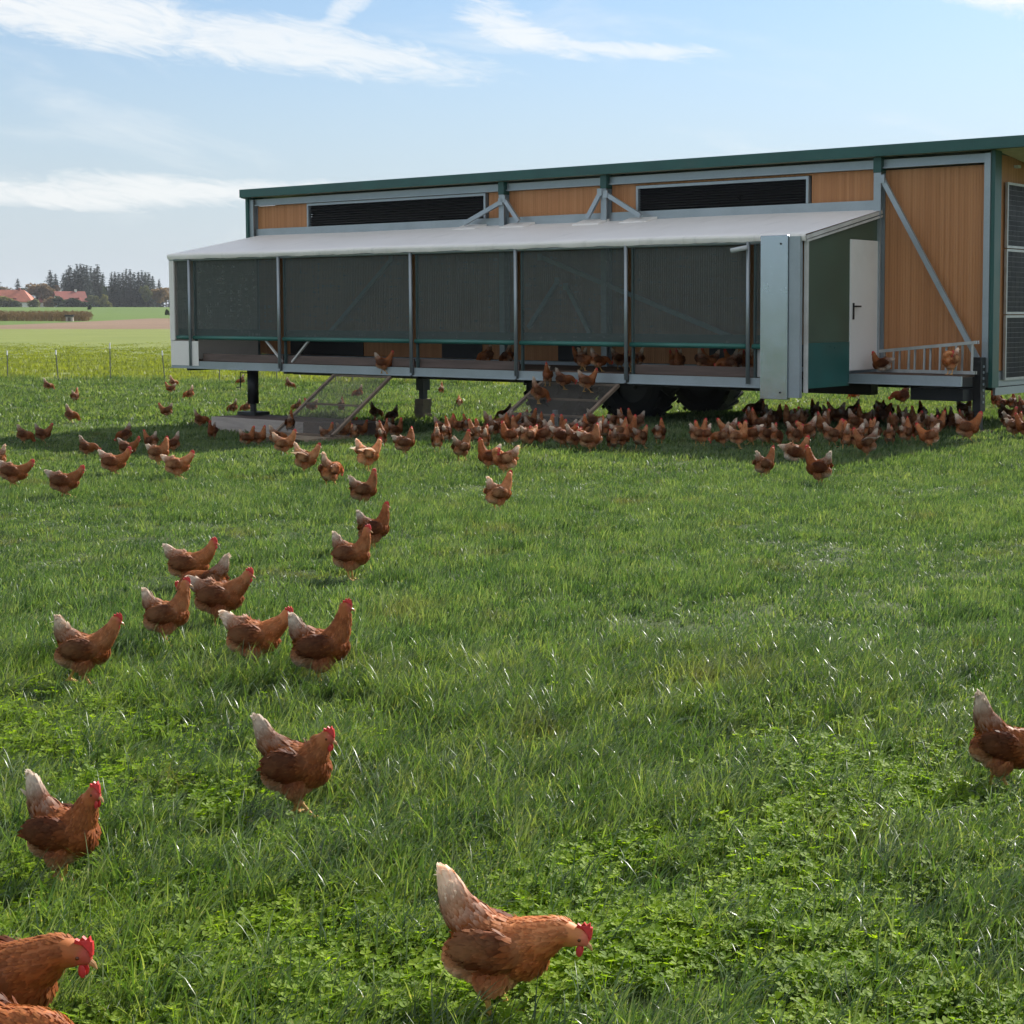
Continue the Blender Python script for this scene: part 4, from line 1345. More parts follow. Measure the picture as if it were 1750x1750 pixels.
M['hen'] = hen_material("hen_plumage")
M['feather'] = hen_material("hen_feathers", 0.36)
M['comb'] = plain("red_comb", (0.55, 0.028, 0.026), 0.5, var=0.15, scale=40)
M['wattle'] = plain("red_wattle", (0.50, 0.035, 0.035), 0.5, var=0.15, scale=40)
M['beak'] = plain("horn_beak", (0.45, 0.24, 0.10), 0.4, var=0.2, scale=50)
M['eye'] = plain("amber_eye", (0.10, 0.03, 0.008), 0.15)

BROWN, DARK, TAN, CREAM, NECK, SHANK, FACE = ((.315, .088, .022), (.128, .032, .010), (.54, .265, .115), (.90, .80, .68),
                                               (.385, .112, .028), (.55, .32, .09), (.50, .070, .055))
VOX = 0.0052
LIFT = 0.030


def mixc(a, b, t):
    t = min(1, max(0, t))
    return tuple(p * (1 - t) + q * t for p, q in zip(a, b))


def ellipsoid(c, r, pitch=0.0, yaw=0.0, nu=20, nv=12):
    rot = Euler((0, pitch, yaw)).to_matrix()
    vs = [Vector(c) + rot @ Vector((0, 0, -r[2]))]
    for j in range(1, nv):
        t = -math.pi / 2 + math.pi * j / nv
        for i in range(nu):
            p = 2 * math.pi * i / nu
            vs.append(Vector(c) + rot @ Vector((math.cos(t) * math.cos(p) * r[0], math.cos(t) * math.sin(p) * r[1], math.sin(t) * r[2])))
    vs.append(Vector(c) + rot @ Vector((0, 0, r[2])))
    fs = [(0, 1 + (i + 1) % nu, 1 + i) for i in range(nu)]
    for j in range(nv - 2):
        for i in range(nu):
            a = 1 + j * nu
            fs.append((a + i, a + (i + 1) % nu, a + nu + (i + 1) % nu, a + nu + i))
    a = 1 + (nv - 2) * nu
    fs += [(a + i, a + (i + 1) % nu, len(vs) - 1) for i in range(nu)]
    return vs, fs


def catmull(pts, n):
    pts = [Vector(p) for p in pts]
    P = [pts[0] * 2 - pts[1]] + pts + [pts[-1] * 2 - pts[-2]]
    out = []
    for i in range(1, len(P) - 2):
        for k in range(n):
            t = k / n
            a, b, c, d = P[i - 1], P[i], P[i + 1], P[i + 2]
            out.append(0.5 * ((2 * b) + (c - a) * t + (2 * a - 5 * b + 4 * c - d) * t * t + (3 * b - a - 3 * c + d) * t ** 3))
    out.append(P[-2])
    return out


def lerp_list(vals, n):
    out = []
    for i in range(len(vals) - 1):
        for k in range(n):
            t = k / n
            a, b = vals[i], vals[i + 1]
            out.append(tuple(x * (1 - t) + y * t for x, y in zip(a, b)))
    out.append(vals[-1])
    return out


class Hen:
    vary = random.Random(21)

    """builds one pose: a single continuous body mesh, its plumage, comb, wattles, beak and eyes (facing +x, feet at z = 0)"""
    def __init__(self, key, neck, head_dir, pitch=0.0, tail=(-.125, 0, .325), tail_w=1.0, legs=((.0, .0), (.0, .0)), sit=False, spread=0.0, drop=0.0):
        self.key = key
        rnd = random.Random(hash(key) % 1000 if False else sum(map(ord, key)))
        prims = []                                            # (verts, faces, region, colour function)
        hip = Vector((0, 0, .155))
        Rm = Matrix.Translation(hip) @ Matrix.Rotation(-pitch, 4, 'Y') @ Matrix.Translation(-hip)
        dz = Vector((0, 0, LIFT - drop))

        def put(vf, region, col, body=True, lift=True):
            vs, fs = vf
            vs = [((Rm @ Vector(v)) if body else Vector(v)) + (dz if lift else Vector()) for v in vs]
            prims.append((vs, fs, region, col))

        def tube(pts, rad, seg=16):
            b = MB(); b.tube(pts, rad, seg); return b.v, b.f
        fluff = lambda p: mixc(BROWN, TAN, (0.13 - p.z) / 0.06)
        put(ellipsoid((.0, 0, .163), (.113, .070, .080), pitch=.12), 'body', lambda p: mixc(BROWN, TAN, (0.140 - p.z) / 0.06))
        put(ellipsoid((.068, 0, .155), (.068, .060, .070)), 'breast', lambda p: mixc(BROWN, (.31, .115, .045), (0.13 - p.z) / 0.07))
        put(ellipsoid((-.070, 0, .135), (.062, .058, .060)), 'rump', lambda p: mixc(mixc(BROWN, TAN, (0.205 - p.z) / 0.06), CREAM, (0.165 - p.z) / 0.06 * (0.3 + .9 * max(0, -p.x - .05) / .08)))
        put(ellipsoid((-.005, 0, .100), (.080, .054, .042)), 'belly', lambda p: mixc(TAN, CREAM, (0.13 - p.z) / 0.09))
        # tail: a tall narrow wedge
        T = Vector(tail); A = Vector((-.040, 0, .195))
        B = A.lerp(T, .45) + Vector((-.012, 0, -.006))
        pts = catmull([A, B, T, T + (T - B).normalized() * .012], 6)
        rad = lerp_list([(.060, .064), (.030 * tail_w + .006, .047), (.010 * tail_w + .003, .020), (.003, .006)], 6)
        # first radius lies sideways, second in the vertical plane
        TL = (T - A).length
        put(tube(pts, rad), 'tail', lambda p, A=Rm @ A + dz, D=(Rm.to_3x3() @ (T - A)).normalized(): mixc(BROWN, CREAM, (((p - A).dot(D)) / TL - .50) / .30))
        # folded wings
        for s in (-1, 1):
            put(ellipsoid((-.012, s * (.066 + spread * .03), .180 + spread * .02), (.088, .017, .053), pitch=.16 + .1 * spread, yaw=s * (-.10 - spread * .35)), 'wing',
                lambda p: mixc(mixc(DARK, BROWN, (p.x - .03) / .06), BROWN, (-p.x - .07) / .05))
        # neck and head
        n = [Vector(q) for q in neck]
        pts = catmull([Rm @ Vector((.055, 0, .175))] + n, 6)
        k = len(n)
        base = [(.064, .070)] + [(.050, .055), (.035, .040), (.0275, .031)][:k - 1] + [(.024, .027)]
        while len(base) < k + 1:
            base.insert(-1, (.028, .031))
        put(tube(pts, lerp_list(base, 6)), 'neck', lambda p: NECK, False)
        hd = Vector(head_dir).normalized()
        H = n[-1]
        self.side = Vector((0, 0, 1)).cross(hd).normalized()
        up = hd.cross(self.side)
        q = lambda a, b=0.0, c=0.0: H + hd * a + self.side * b + up * c
        face = lambda p: mixc(NECK, FACE, ((p - (Rm @ H if False else H) - dz).dot(hd) - .000) / .012)
        put(tube([q(-.026, 0, -.002), q(-.016), q(.0, 0, .003), q(.016, 0, .001), q(.028, 0, -.004), q(.034, 0, -.006)],
                 [(.010, .012), (.022, .024), (.0235, .026), (.019, .021), (.012, .013), (.006, .007)], 14), 'head', face, False)
        if not sit:
            for s, (fx, lift) in zip((-1, 1), legs):
                hipp = Vector((.0, s * .042, .105 + LIFT))
                knee = Vector((fx * .35 - .012, s * .042, .082 + lift * .4))
                foot = Vector((fx, s * .040, .012 + lift))
                put(ellipsoid((.0 + fx * .12, s * .045, .098), (.044, .030, .046), pitch=.2), 'thigh', lambda p: mixc(BROWN, TAN, (0.15 - p.z) / 0.05))
                put(tube([hipp, hipp.lerp(knee, .6), knee, knee.lerp(foot, .5), foot], [.026, .019, .0105, .0080, .0085], 10), 'shank', lambda p: mixc(SHANK, TAN, (p.z - .075) / .02), False, False)
                for a in (-.55, 0, .55, math.pi):
                    L = .045 if a != math.pi else .022
                    put(tube([foot, foot + Vector((math.cos(a) * L * .6, math.sin(a) * L * .6, -.004)), foot + Vector((math.cos(a) * L, math.sin(a) * L, -.007))], [.008, .0062, .0045], 8), 'shank', lambda p: SHANK, False, False)
        # the neck is given in world terms, so undo the body pitch for it
        # ---- fuse everything into one skin
        vs, fs, tags = [], [], []
        for i, (v, f, r_, c_) in enumerate(prims):
            b = len(vs)
            vs += v; fs += [tuple(a + b for a in g_) for g_ in f]; tags += [i] * len(v)
        me = bpy.data.meshes.new(key + "_parts")
        me.from_pydata(vs, [], fs)
        tmp = bpy.data.objects.new(key + "_parts", me)
        COL.objects.link(tmp)
        md = tmp.modifiers.new('fuse', 'REMESH'); md.mode = 'VOXEL'; md.voxel_size = VOX
        sm_ = tmp.modifiers.new('soft', 'SMOOTH'); sm_.factor = 0.5; sm_.iterations = 5
        dg = bpy.context.evaluated_depsgraph_get()
        body = bpy.data.meshes.new_from_object(tmp.evaluated_get(dg))
        body.name = "hen_body_" + key
        bpy.data.objects.remove(tmp); bpy.data.meshes.remove(me)
        kd = kdtree.KDTree(len(vs))
        for i, v in enumerate(vs): kd.insert(v, i)
        kd.balance()
        nv = len(body.vertices)
        cols = np.zeros((nv, 3)); regs = []
        for v in body.vertices:
            near_ = kd.find_n(v.co, 4)
            acc = np.zeros(3); w_ = 0
            for co, i, d in near_:
                w = 1 / (d + .004)
                acc += w * np.array(prims[tags[i]][3](v.co)); w_ += w
            cols[v.index] = acc / w_
            regs.append(prims[tags[near_[0][1]]][2])
        ed = np.zeros(len(body.edges) * 2, dtype=np.int32); body.edges.foreach_get('vertices', ed); ed = ed.reshape(-1, 2)
        for _ in range(3):
            s_ = np.zeros_like(cols); c_ = np.zeros(nv)
            np.add.at(s_, ed[:, 0], cols[ed[:, 1]]); np.add.at(s_, ed[:, 1], cols[ed[:, 0]])
            np.add.at(c_, ed[:, 0], 1); np.add.at(c_, ed[:, 1], 1)
            cols = .5 * cols + .5 * s_ / np.maximum(c_, 1)[:, None]
        at = body.color_attributes.new('plumage', 'FLOAT_COLOR', 'POINT')
        at.data.foreach_set('color', np.hstack([cols, np.ones((nv, 1))]).astype(np.float32).ravel())
        body.polygons.foreach_set('use_smooth', [True] * len(body.polygons))
        body.materials.clear(); body.materials.append(M['hen'])
        self.body = body
        # ---- feathers: overlapping vanes laid along the body
        tdir = (Rm.to_3x3() @ (T - A)).normalized()
        fv, ff, fc = [], [], []
        flow_neck = -(n[-1] - n[0]).normalized()
        def vane(p, nor, flow, L, W, lift, c0, c1):
            f_ = (flow - nor * flow.dot(nor))
            if f_.length < .15: return
            f_.normalize(); sd = nor.cross(f_)
            b = len(fv)
            rows = ((0, .35, .001), (.35, 1.0, .003 + lift * .4), (.75, .82, .004 + lift * .8), (1.0, .22, .004 + lift))
            for t, w, h in rows:
                for sg in (-1, 1):
                    fv.append(p + f_ * (L * t) + sd * (sg * W * w * .5) + nor * (h - .0015 * 1))
                    fc.append(mixc(c0, c1, (t - .45) / .5))
            for r_ in range(3):
                a = b + 2 * r_
                ff.append((a, a + 1, a + 3, a + 2))
        polys = body.polygons
        area = np.array([p.area for p in polys]); area /= area.sum()
        pick = np.random.default_rng(len(key) + 3).choice(len(polys), 3000, p=area)
        for pi in pick:
            po = polys[pi]; vi = po.vertices[0]; r_ = regs[vi]
            if r_ in ('shank', 'head'): continue
            p, nor = po.center.copy(), po.normal.copy()
            c = tuple(cols[vi]); j = rnd.uniform(.80, 1.18); c = tuple(k_ * j for k_ in c)
            edge = tuple(min(1, k_ * e_) for k_, e_ in zip(c, (1.45, 1.75, 2.0)))
            if r_ == 'tail': vane(p, nor, tdir, rnd.uniform(.028, .05), .014, .002, c, mixc(c, CREAM, .35))
            elif r_ == 'neck':
                if (p - H - dz).length < .035: continue
                vane(p, nor, flow_neck, rnd.uniform(.015, .024), .0065, .0015, c, edge if rnd.random() < .45 else c)
            elif r_ == 'wing': vane(p, nor, Vector((-1, 0, -.22)), rnd.uniform(.024, .045), .012, .002, c, edge if rnd.random() < .25 else c)
            elif r_ in ('thigh', 'belly'): vane(p, nor, Vector((-.5, 0, -.8)), rnd.uniform(.016, .026), .010, .003, c, edge if rnd.random() < .3 else c)
            else: vane(p, nor, Vector((-1, 0, -.2 if r_ == 'body' else -.45)), rnd.uniform(.018, .028), .011, .0025, c, edge if rnd.random() < .35 else c)
        # tail quills that fray the outline
        for k_ in range(22):
            s = rnd.uniform(-1, 1)
            root = Rm @ (A.lerp(T, rnd.uniform(.35, .75)) + Vector((rnd.uniform(-.02, .02), s * .014, rnd.uniform(-.03, .012)))) + dz
            d = (tdir + Vector((rnd.uniform(-.25, .18), s * .22 * tail_w, rnd.uniform(-.15, .1)))).normalized()
            vane(root, Vector((d.z * .3, s if abs(s) > .2 else .5, 0)).normalized(), d, rnd.uniform(.045, .07), .014, .001, mixc(BROWN, CREAM, .35), mixc(CREAM, (.9, .85, .78), rnd.random() * .6))
        if spread:
            for s in (-1, 1):                                  # half-opened flight feathers
                for k_ in range(9):
                    root = Rm @ Vector((.05 - k_ * .014, s * (.085 + .02 * spread), .205)) + dz
                    d = Vector((-.75 - .03 * k_, s * (.55 - .05 * k_) * spread, -.12 + .35 * spread)).normalized()
                    vane(root, Vector((.2, -s * .3, .9)).normalized(), d, .13, .026, .002, mixc(BROWN, CREAM, .5), CREAM)
        fm = bpy.data.meshes.new("hen_feathers_" + key)
        fm.from_pydata(fv, [], ff)
        at = fm.color_attributes.new('plumage', 'FLOAT_COLOR', 'POINT')
        at.data.foreach_set('color', np.array([(*c, 1) for c in fc], dtype=np.float32).ravel())
        fm.materials.append(M['feather'])
        self.feathers = fm
        # ---- head furniture
        H = H + dz
        q = lambda a, b=0.0, c=0.0: H + hd * a + self.side * b + up * c
        b = MB()
        out = [(-.012, .020), (-.014, .036), (-.004, .034), (-.001, .046), (.008, .040), (.013, .050), (.019, .040), (.024, .042), (.030, .028), (.034, .014), (.030, .006), (.016, .020)]
        N = len(out)
        for s, w in ((-1, .004), (1, .004)):
            b.add([q(x, s * w + .003 * math.sin(x * 120), z) for x, z in out], [])
        b.f = [tuple(range(N)), tuple(reversed(range(N, 2 * N)))] + [(i, N + i, N + (i + 1) % N, (i + 1) % N) for i in range(N)]
        self.comb = b.mesh("hen_comb_" + key); self.comb.materials.append(M['comb'])
        b = MB(); b.tube([q(.028, 0, -.004), q(.040, 0, -.007), q(.051, 0, -.015)], [(.0075, .0085), (.0055, .006), .001], 8)
        self.beak = b.mesh("hen_beak_" + key); self.beak.materials.append(M['beak'])
        self.wattles, self.eyes = [], []
        for s in (-1, 1):
            b = MB(); v, f = ellipsoid(q(.022, s * .008, -.028), (.009, .0035, .016), nu=10, nv=6); b.add(v, f)
            w = b.mesh("hen_wattle_" + key); w.materials.append(M['wattle']); self.wattles.append(w)
            b = MB(); v, f = ellipsoid(q(.008, s * .0205, .004), (.0045, .003, .0045), nu=8, nv=6); b.add(v, f)
            w = b.mesh("hen_eye_" + key); w.materials.append(M['eye']); self.eyes.append(w)
            for me_ in (self.wattles[-1], self.eyes[-1]):
                me_.polygons.foreach_set('use_smooth', [True] * len(me_.polygons))

    def place(self, x, y, z, yaw, size, label, group, detail, tone, pale):
        o = link_mesh("hen", self.body, None, (x, y, z))
        o.rotation_euler = (0, 0, yaw)
        rv = Hen.vary
        o.rotation_euler = (rv.gauss(0, .03), rv.gauss(0, .05), yaw)
        o.scale = (size * rv.uniform(.94, 1.06), size * rv.uniform(.92, 1.06), size * rv.uniform(.95, 1.06))
        tag(o, label, "hen", group)
        kids = [link_mesh("plumage", self.feathers, o), link_mesh("comb", self.comb, o)]
        kids[0]['kind'] = 'stuff'
        if detail >= 1:
            kids += [link_mesh("wattle", w, o) for w in self.wattles] + [link_mesh("beak", self.beak, o)]
        if detail >= 2:
            kids += [link_mesh("eye", e, o) for e in self.eyes]
        for k in [o] + kids[:1]:
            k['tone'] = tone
            k['pale'] = pale
        return o


POSES = {
    # key: neck points (last one is the head), head direction, ...
    'alert': dict(neck=[(.085, 0, .225), (.106, 0, .285), (.115, 0, .343)], head_dir=(1, 0, -.12), pitch=.10, tail=(-.100, 0, .305)),
    'walk': dict(neck=[(.095, 0, .215), (.128, 0, .265), (.148, 0, .315)], head_dir=(1, 0, -.15), pitch=.03, tail=(-.115, 0, .310), legs=((.05, 0), (-.06, .01))),
    'forward': dict(neck=[(.112, 0, .200), (.158, 0, .219), (.200, 0, .212)], head_dir=(1, 0, -.42), pitch=.0, tail=(-.135, 0, .335), legs=((.0, 0), (.03, .0))),
    'hunch': dict(neck=[(.085, 0, .208), (.104, 0, .240), (.128, 0, .260)], head_dir=(1, -.1, -.25), pitch=.0, tail=(-.130, 0, .320), legs=((.07, 0), (-.03, .0))),
    'run': dict(neck=[(.105, 0, .208), (.145, 0, .252), (.168, 0, .303)], head_dir=(1, 0, -.05), pitch=-.02, tail=(-.140, 0, .282), legs=((.09, .01), (-.07, .0))),
    'peck': dict(neck=[(.115, 0, .145), (.150, 0, .095), (.168, 0, .045)], head_dir=(.5, 0, -1), pitch=-.25, tail=(-.135, 0, .330)),
    'graze': dict(neck=[(.120, 0, .175), (.168, 0, .152), (.205, 0, .112)], head_dir=(.9, 0, -.6), pitch=-.12, tail=(-.135, 0, .325), legs=((.04, 0), (-.03, 0))),
    'preen': dict(neck=[(.085, .010, .225), (.085, .036, .258), (.050, .072, .258)], head_dir=(-.8, .35, -.35), pitch=.05, tail=(-.135, 0, .305), tail_w=1.6),
    'sit': dict(neck=[(.085, 0, .220), (.102, 0, .265), (.112, 0, .305)], head_dir=(1, 0, -.1), pitch=.0, tail=(-.165, 0, .225), sit=True, drop=.058),
    'upright': dict(neck=[(.080, 0, .222), (.100, 0, .268), (.122, 0, .305)], head_dir=(1, -.15, -.1), pitch=.06, tail=(-.118, 0, .335), legs=((.03, 0), (-.02, 0))),
    'stand': dict(neck=[(.080, .006, .225), (.092, .016, .278), (.098, .026, .328)], head_dir=(.75, .65, -.1), pitch=.16, tail=(-.120, 0, .262), tail_w=.8),
    'look': dict(neck=[(.085, -.004, .225), (.100, -.014, .285), (.104, -.022, .345)], head_dir=(.6, -.8, -.05), pitch=.05, tail=(-.118, 0, .300), tail_w=1.2, legs=((.03, 0), (-.03, 0))),
    'stride': dict(neck=[(.100, 0, .205), (.138, 0, .240), (.164, 0, .280)], head_dir=(1, 0, -.2), pitch=-.04, tail=(-.150, 0, .258), tail_w=.8, legs=((.07, .02), (-.05, 0))),
    'feed': dict(neck=[(.110, .006, .150), (.138, .018, .100), (.146, .030, .052)], head_dir=(.35, .3, -1), pitch=-.2, tail=(-.140, 0, .300), tail_w=.8, legs=((.03, 0), (-.02, 0))),
    'flap': dict(neck=[(.095, 0, .220), (.125, 0, .275), (.140, 0, .325)], head_dir=(1, 0, -.1), pitch=.08, tail=(-.125, 0, .325), tail_w=1.8, spread=1.0),
}
HENS = {k: Hen(k, **v) for k, v in POSES.items()}

# x, y, z, yaw, size, pose, label, group, detail, tone (lowered under the coop: shade put into the plumage), pale tan amount
FLOCK = [
    (-0.397, 3.808, -0.0, -6, 0.969, 'forward', 'brown hen stretching its red combed head forward, large in front at the bottom', 'hens in the foreground grass', 2, 1.4, 0.35),
    (-1.513, 3.573, -0.0, -8, 1.064, 'forward', 'dark brown hen cut off by the bottom left corner, head lowered', 'hens in the foreground grass', 2, 0.95, 0.15),
    (-1.413, 3.257, -0.0, 0, 0.997, 'graze', 'lowest hen, only its back showing at the bottom left edge', 'hens in the foreground grass', 2, 1.1, 0.15),
    (-1.798, 4.704, -0.0, -12, 0.855, 'upright', 'brown hen with a high white tail, standing before the bottom left corner', 'hens in the foreground grass', 2, 0.95, 0.1),
    (-1.224, 5.362, -0.0, -6, 0.95, 'hunch', 'hunched brown hen with white tail tip, stepping right in mid lawn', 'hens in the foreground grass', 2, 0.9, 0.2),
    (1.26, 5.656, -0.0, -4, 0.874, 'graze', 'hen with pale raised tail, cut off by the right edge', 'hens in the foreground grass', 2, 0.9, 0.15),
    (-2.675, 7.278, -0.0, 18, 0.913, 'walk', 'hen striding right at the left, one orange leg trailing behind', 'hens crossing the middle of the lawn', 1, 0.99, 0.4),
    (-2.543, 8.155, -0.0, 14, 0.887, 'alert', 'upright hen with a white fan tail, overlapping a hen behind its neck', 'hens crossing the middle of the lawn', 1, 1.03, 0.43),
    (-2.383, 8.612, -0.0, 4, 0.913, 'stride', 'dark rusty hen in the middle of the lawn cluster, looking right', 'hens crossing the middle of the lawn', 1, 0.91, 0.42),
    (-2.621, 9.195, -0.0, 172, 0.827, 'graze', 'hen facing left, its tail rising behind a dark rusty hen', 'hens crossing the middle of the lawn', 1, 0.98, 0.39),
    (-2.907, 9.82, -0.0, 4, 0.87, 'run', 'rearmost hen of the lawn cluster, running right with low tail', 'hens crossing the middle of the lawn', 1, 1.13, 0.31),
    (-1.937, 7.54, -0.0, 2, 0.94, 'stride', 'hen with pale belly fluff, running right with neck stretched', 'hens crossing the middle of the lawn', 1, 1.23, 0.3),
    (-1.554, 7.278, -0.0, 14, 0.974, 'alert', 'tall stretched hen walking right with one foot lifted', 'hens crossing the middle of the lawn', 1, 0.95, 0.15),
    (-1.962, 10.165, -0.0, -8, 0.87, 'alert', 'hen with cream tail and red face, standing right of the lawn cluster', 'hens crossing the middle of the lawn', 1, 1.02, 0.38),
    (-2.03, 11.415, -0.0, 24, 0.87, 'alert', 'hen turned away, head up, directly behind a cream tailed hen', 'hens crossing the middle of the lawn', 1, 0.88, 0.14),
    (-2.569, 13.946, -0.0, 32, 0.87, 'look', 'single hen seen from behind on open grass, neck raised', 'hens crossing the middle of the lawn', 1, 0.91, 0.47),
    (-1.351, 13.62, -0.0, 40, 0.87, 'alert', 'pale tan hen alone on open grass, seen from behind', 'hens crossing the middle of the lawn', 1, 1.35, 0.66),
    (-1.803, 17.114, -0.0, 178, 0.827, 'alert', 'hen peering out from behind a pale preening hen', 'hens in front of the coop shadow', 1, 1.09, 0.11),
    (-1.573, 16.628, -0.0, 160, 0.94, 'preen', 'pale hen preening its wing at the edge of the coop shadow', 'hens in front of the coop shadow', 1, 1.4, 0.75),
    (-3.716, 16.747, -0.0, 6, 0.87, 'flap', 'pale hen flapping its wings behind a bowing hen', 'hens in front of the coop shadow', 1, 1.1, 0.85),
    (-3.181, 15.523, -0.0, 70, 0.957, 'graze', 'orange hen bowing away from view with raised rump', 'hens in front of the coop shadow', 1, 1.26, 0.44),
    (-3.109, 17.114, -0.0, 35, 0.957, 'flap', 'pale hen with spread white wing feathers, right of the pallet', 'hens in front of the coop shadow', 1, 1.53, 0.85),
    (-4.546, 19.458, -0.051, 12, 0.87, 'walk', 'orange hen with white wing edge just in front of the pallet', 'hens in front of the coop shadow', 1, 1.24, 0.68),
    (-2.983, 18.912, -0.0, 30, 0.913, 'stand', 'brown hen standing alone between the pallet and the crowd', 'hens in front of the coop shadow', 1, 0.92, 0.32),
    (-2.222, 18.32, -0.0, 55, 0.87, 'look', 'hen in front of the crowd, seen from behind with tail up', 'hens in front of the coop shadow', 1, 0.93, 0.58),
    (-4.867, 16.112, -0.0, 6, 0.913, 'stride', 'pale orange hen facing right, in front of a little group at left', 'hens scattered over the left side of the grass', 1, 1.32, 0.69),
    (-5.713, 16.659, -0.016, 5, 0.913, 'run', 'hen running right with a white tail, left of a small group', 'hens scattered over the left side of the grass', 1, 1.22, 0.27),
    (-5.447, 14.555, -0.0, 6, 0.913, 'stride', 'hen striding right alone, lowest of the left hand flock', 'hens scattered over the left side of the grass', 1, 0.93, 0.27),
    (-6.319, 15.504, -0.009, 4, 0.913, 'stride', 'hen near the left edge walking right, rump cut off by the edge', 'hens scattered over the left side of the grass', 1, 1.01, 0.28),
    (-9.001, 21.589, -0.45, 180, 0.87, 'graze', 'only a hen tail and rump poking in at the left edge', 'hens scattered over the left side of the grass', 1, 1.25, 0.64),
    (-8.615, 23.971, -0.495, -4, 0.87, 'graze', 'hen with upright pale tail reaching its neck low to the right', 'hens scattered over the left side of the grass', 1, 0.79, 0.32),
    (-7.734, 23.148, -0.444, 4, 0.913, 'run', 'hen running right, just above a white tailed runner', 'hens scattered over the left side of the grass', 1, 0.87, 0.17),
    (-8.012, 25.106, -0.498, 150, 0.87, 'walk', 'hen with lowered rump at the rear of the small left group', 'hens scattered over the left side of the grass', 0, 0.98, 0.24),
    (-5.761, 18.339, -0.07, 2, 0.87, 'stand', 'white tailed hen in the middle of the small left group', 'hens scattered over the left side of the grass', 1, 1.11, 0.49),
    (-7.444, 24.404, -0.472, 190, 0.87, 'graze', 'hen facing left with white tail, at the right of the small group', 'hens scattered over the left side of the grass', 0, 1.01, 0.07),
    (-8.949, 26.683, -0.5, 186, 0.87, 'peck', 'dark hen bent to the ground facing left in the shadow band', 'hens scattered over the left side of the grass', 0, 0.85, 0.06),
    (-10.562, 26.449, -0.5, 4, 0.87, 'feed', 'left one of two dark hens close together near the left edge', 'hens scattered over the left side of the grass', 0, 0.81, 0.39),
    (-10.338, 26.683, -0.5, 8, 0.87, 'walk', 'right one of two dark hens close together near the left edge', 'hens scattered over the left side of the grass', 0, 0.71, 0.37),
    (-8.616, 29.999, -0.5, 4, 0.87, 'graze', 'hen with white tail tip, half hidden behind a dark upright hen', 'hens scattered over the left side of the grass', 0, 0.78, 0.28),
    (-7.639, 27.287, -0.5, 265, 0.913, 'alert', 'dark upright hen facing the viewer beside the timber stack', 'hens scattered over the left side of the grass', 0, 0.66, 0.07),
    (-10.113, 32.765, -0.5, 182, 0.87, 'walk', 'hen facing left on sunlit grass, short of the timber stack', 'hens scattered over the left side of the grass', 0, 0.88, 0.43),
    (-11.656, 31.567, -0.5, -2, 0.913, 'peck', 'hen bent flat to the sunlit grass at left, pale tail first', 'hens scattered over the left side of the grass', 0, 0.93, 0.35),
    (-11.649, 39.635, -0.5, 184, 0.913, 'peck', 'hen pecking to the left under the far end of the coop', 'hens scattered over the left side of the grass', 0, 1.29, 0.68),
    (-12.981, 42.411, -0.5, 186, 0.87, 'walk', 'small far hen near the coop corner, the nearer of a pair', 'hens scattered over the left side of the grass', 0, 0.97, 0.34),
    (-14.081, 46.3, -0.5, 10, 0.87, 'peck', 'small far hen near the coop corner, the farther of a pair', 'hens scattered over the left side of the grass', 0, 1.12, 0.71),
    (-14.059, 38.379, -0.5, 80, 0.87, 'alert', 'tiny far hen alone in the green between fence and left flock', 'hens scattered over the left side of the grass', 0, 1.0, 0.35),
    (-16.841, 43.95, -0.5, 40, 0.87, 'peck', 'farthest hen on the left, pecking close to the fence', 'hens scattered over the left side of the grass', 0, 0.98, 0.39),
    (-4.515, 36.747, -0.5, 100, 0.87, 'sit', 'far pale hen resting in the sun behind the rear support leg', 'hens on the sunlit grass behind the coop', 0, 1.07, 0.78),
    (-5.618, 41.826, -0.5, 90, 0.87, 'alert', 'far upright hen in the sun, seen past the rear support leg', 'hens on the sunlit grass behind the coop', 0, 0.99, 0.34),
    (-12.276, 47.019, -0.5, 200, 0.87, 'peck', 'far hen pecking by the fence beside the crank leg', 'hens on the sunlit grass behind the coop', 0, 0.83, 0.42),
    (-10.365, 44.927, -0.5, 20, 0.87, 'peck', 'far hen lying low by the fence, left of the ramp', 'hens on the sunlit grass behind the coop', 0, 0.77, 0.42),
    (-6.856, 34.643, -0.5, 95, 0.87, 'alert', 'hen seen from behind through the left ramp mesh', 'hens on the sunlit grass behind the coop', 0, 0.82, 0.17),
    (-7.512, 34.643, -0.5, 184, 0.87, 'walk', 'pale rumped hen facing left behind the left ramp', 'hens on the sunlit grass behind the coop', 0, 1.11, 0.37),
    (-7.511, 40.161, -0.5, 175, 0.87, 'peck', 'far hen pecking to the right of the left ramp mesh', 'hens on the sunlit grass behind the coop', 0, 1.04, 0.36),
    (-5.749, 32.588, -0.5, 2, 0.87, 'peck', 'left one of two dark hens feeding head to head in the sun', 'hens on the sunlit grass behind the coop', 0, 0.58, 0.45),
    (-5.245, 31.733, -0.5, 178, 0.87, 'peck', 'right one of two dark hens feeding head to head in the sun', 'hens on the sunlit grass behind the coop', 0, 0.46, 0.07),
    (4.085, 31.631, -0.069, 175, 0.913, 'peck', 'single hen on the sunlit grass beyond the galvanised box', 'hens on the sunlit grass behind the coop', 0, 1.08, 0.26),
    (-9.132, 34.25, -0.5, 170, 0.783, 'peck', 'hen half hidden behind the timber stack, first from the left', 'hens on the sunlit grass behind the coop', 0, 0.89, 0.6),
    (-8.902, 34.445, -0.5, 170, 0.783, 'peck', 'hen half hidden behind the timber stack, second from the left', 'hens on the sunlit grass behind the coop', 0, 1.09, 0.48),
    (-7.821, 34.643, -0.5, 170, 0.783, 'peck', 'hen half hidden behind the timber stack, third from the left', 'hens on the sunlit grass behind the coop', 0, 0.92, 0.69),
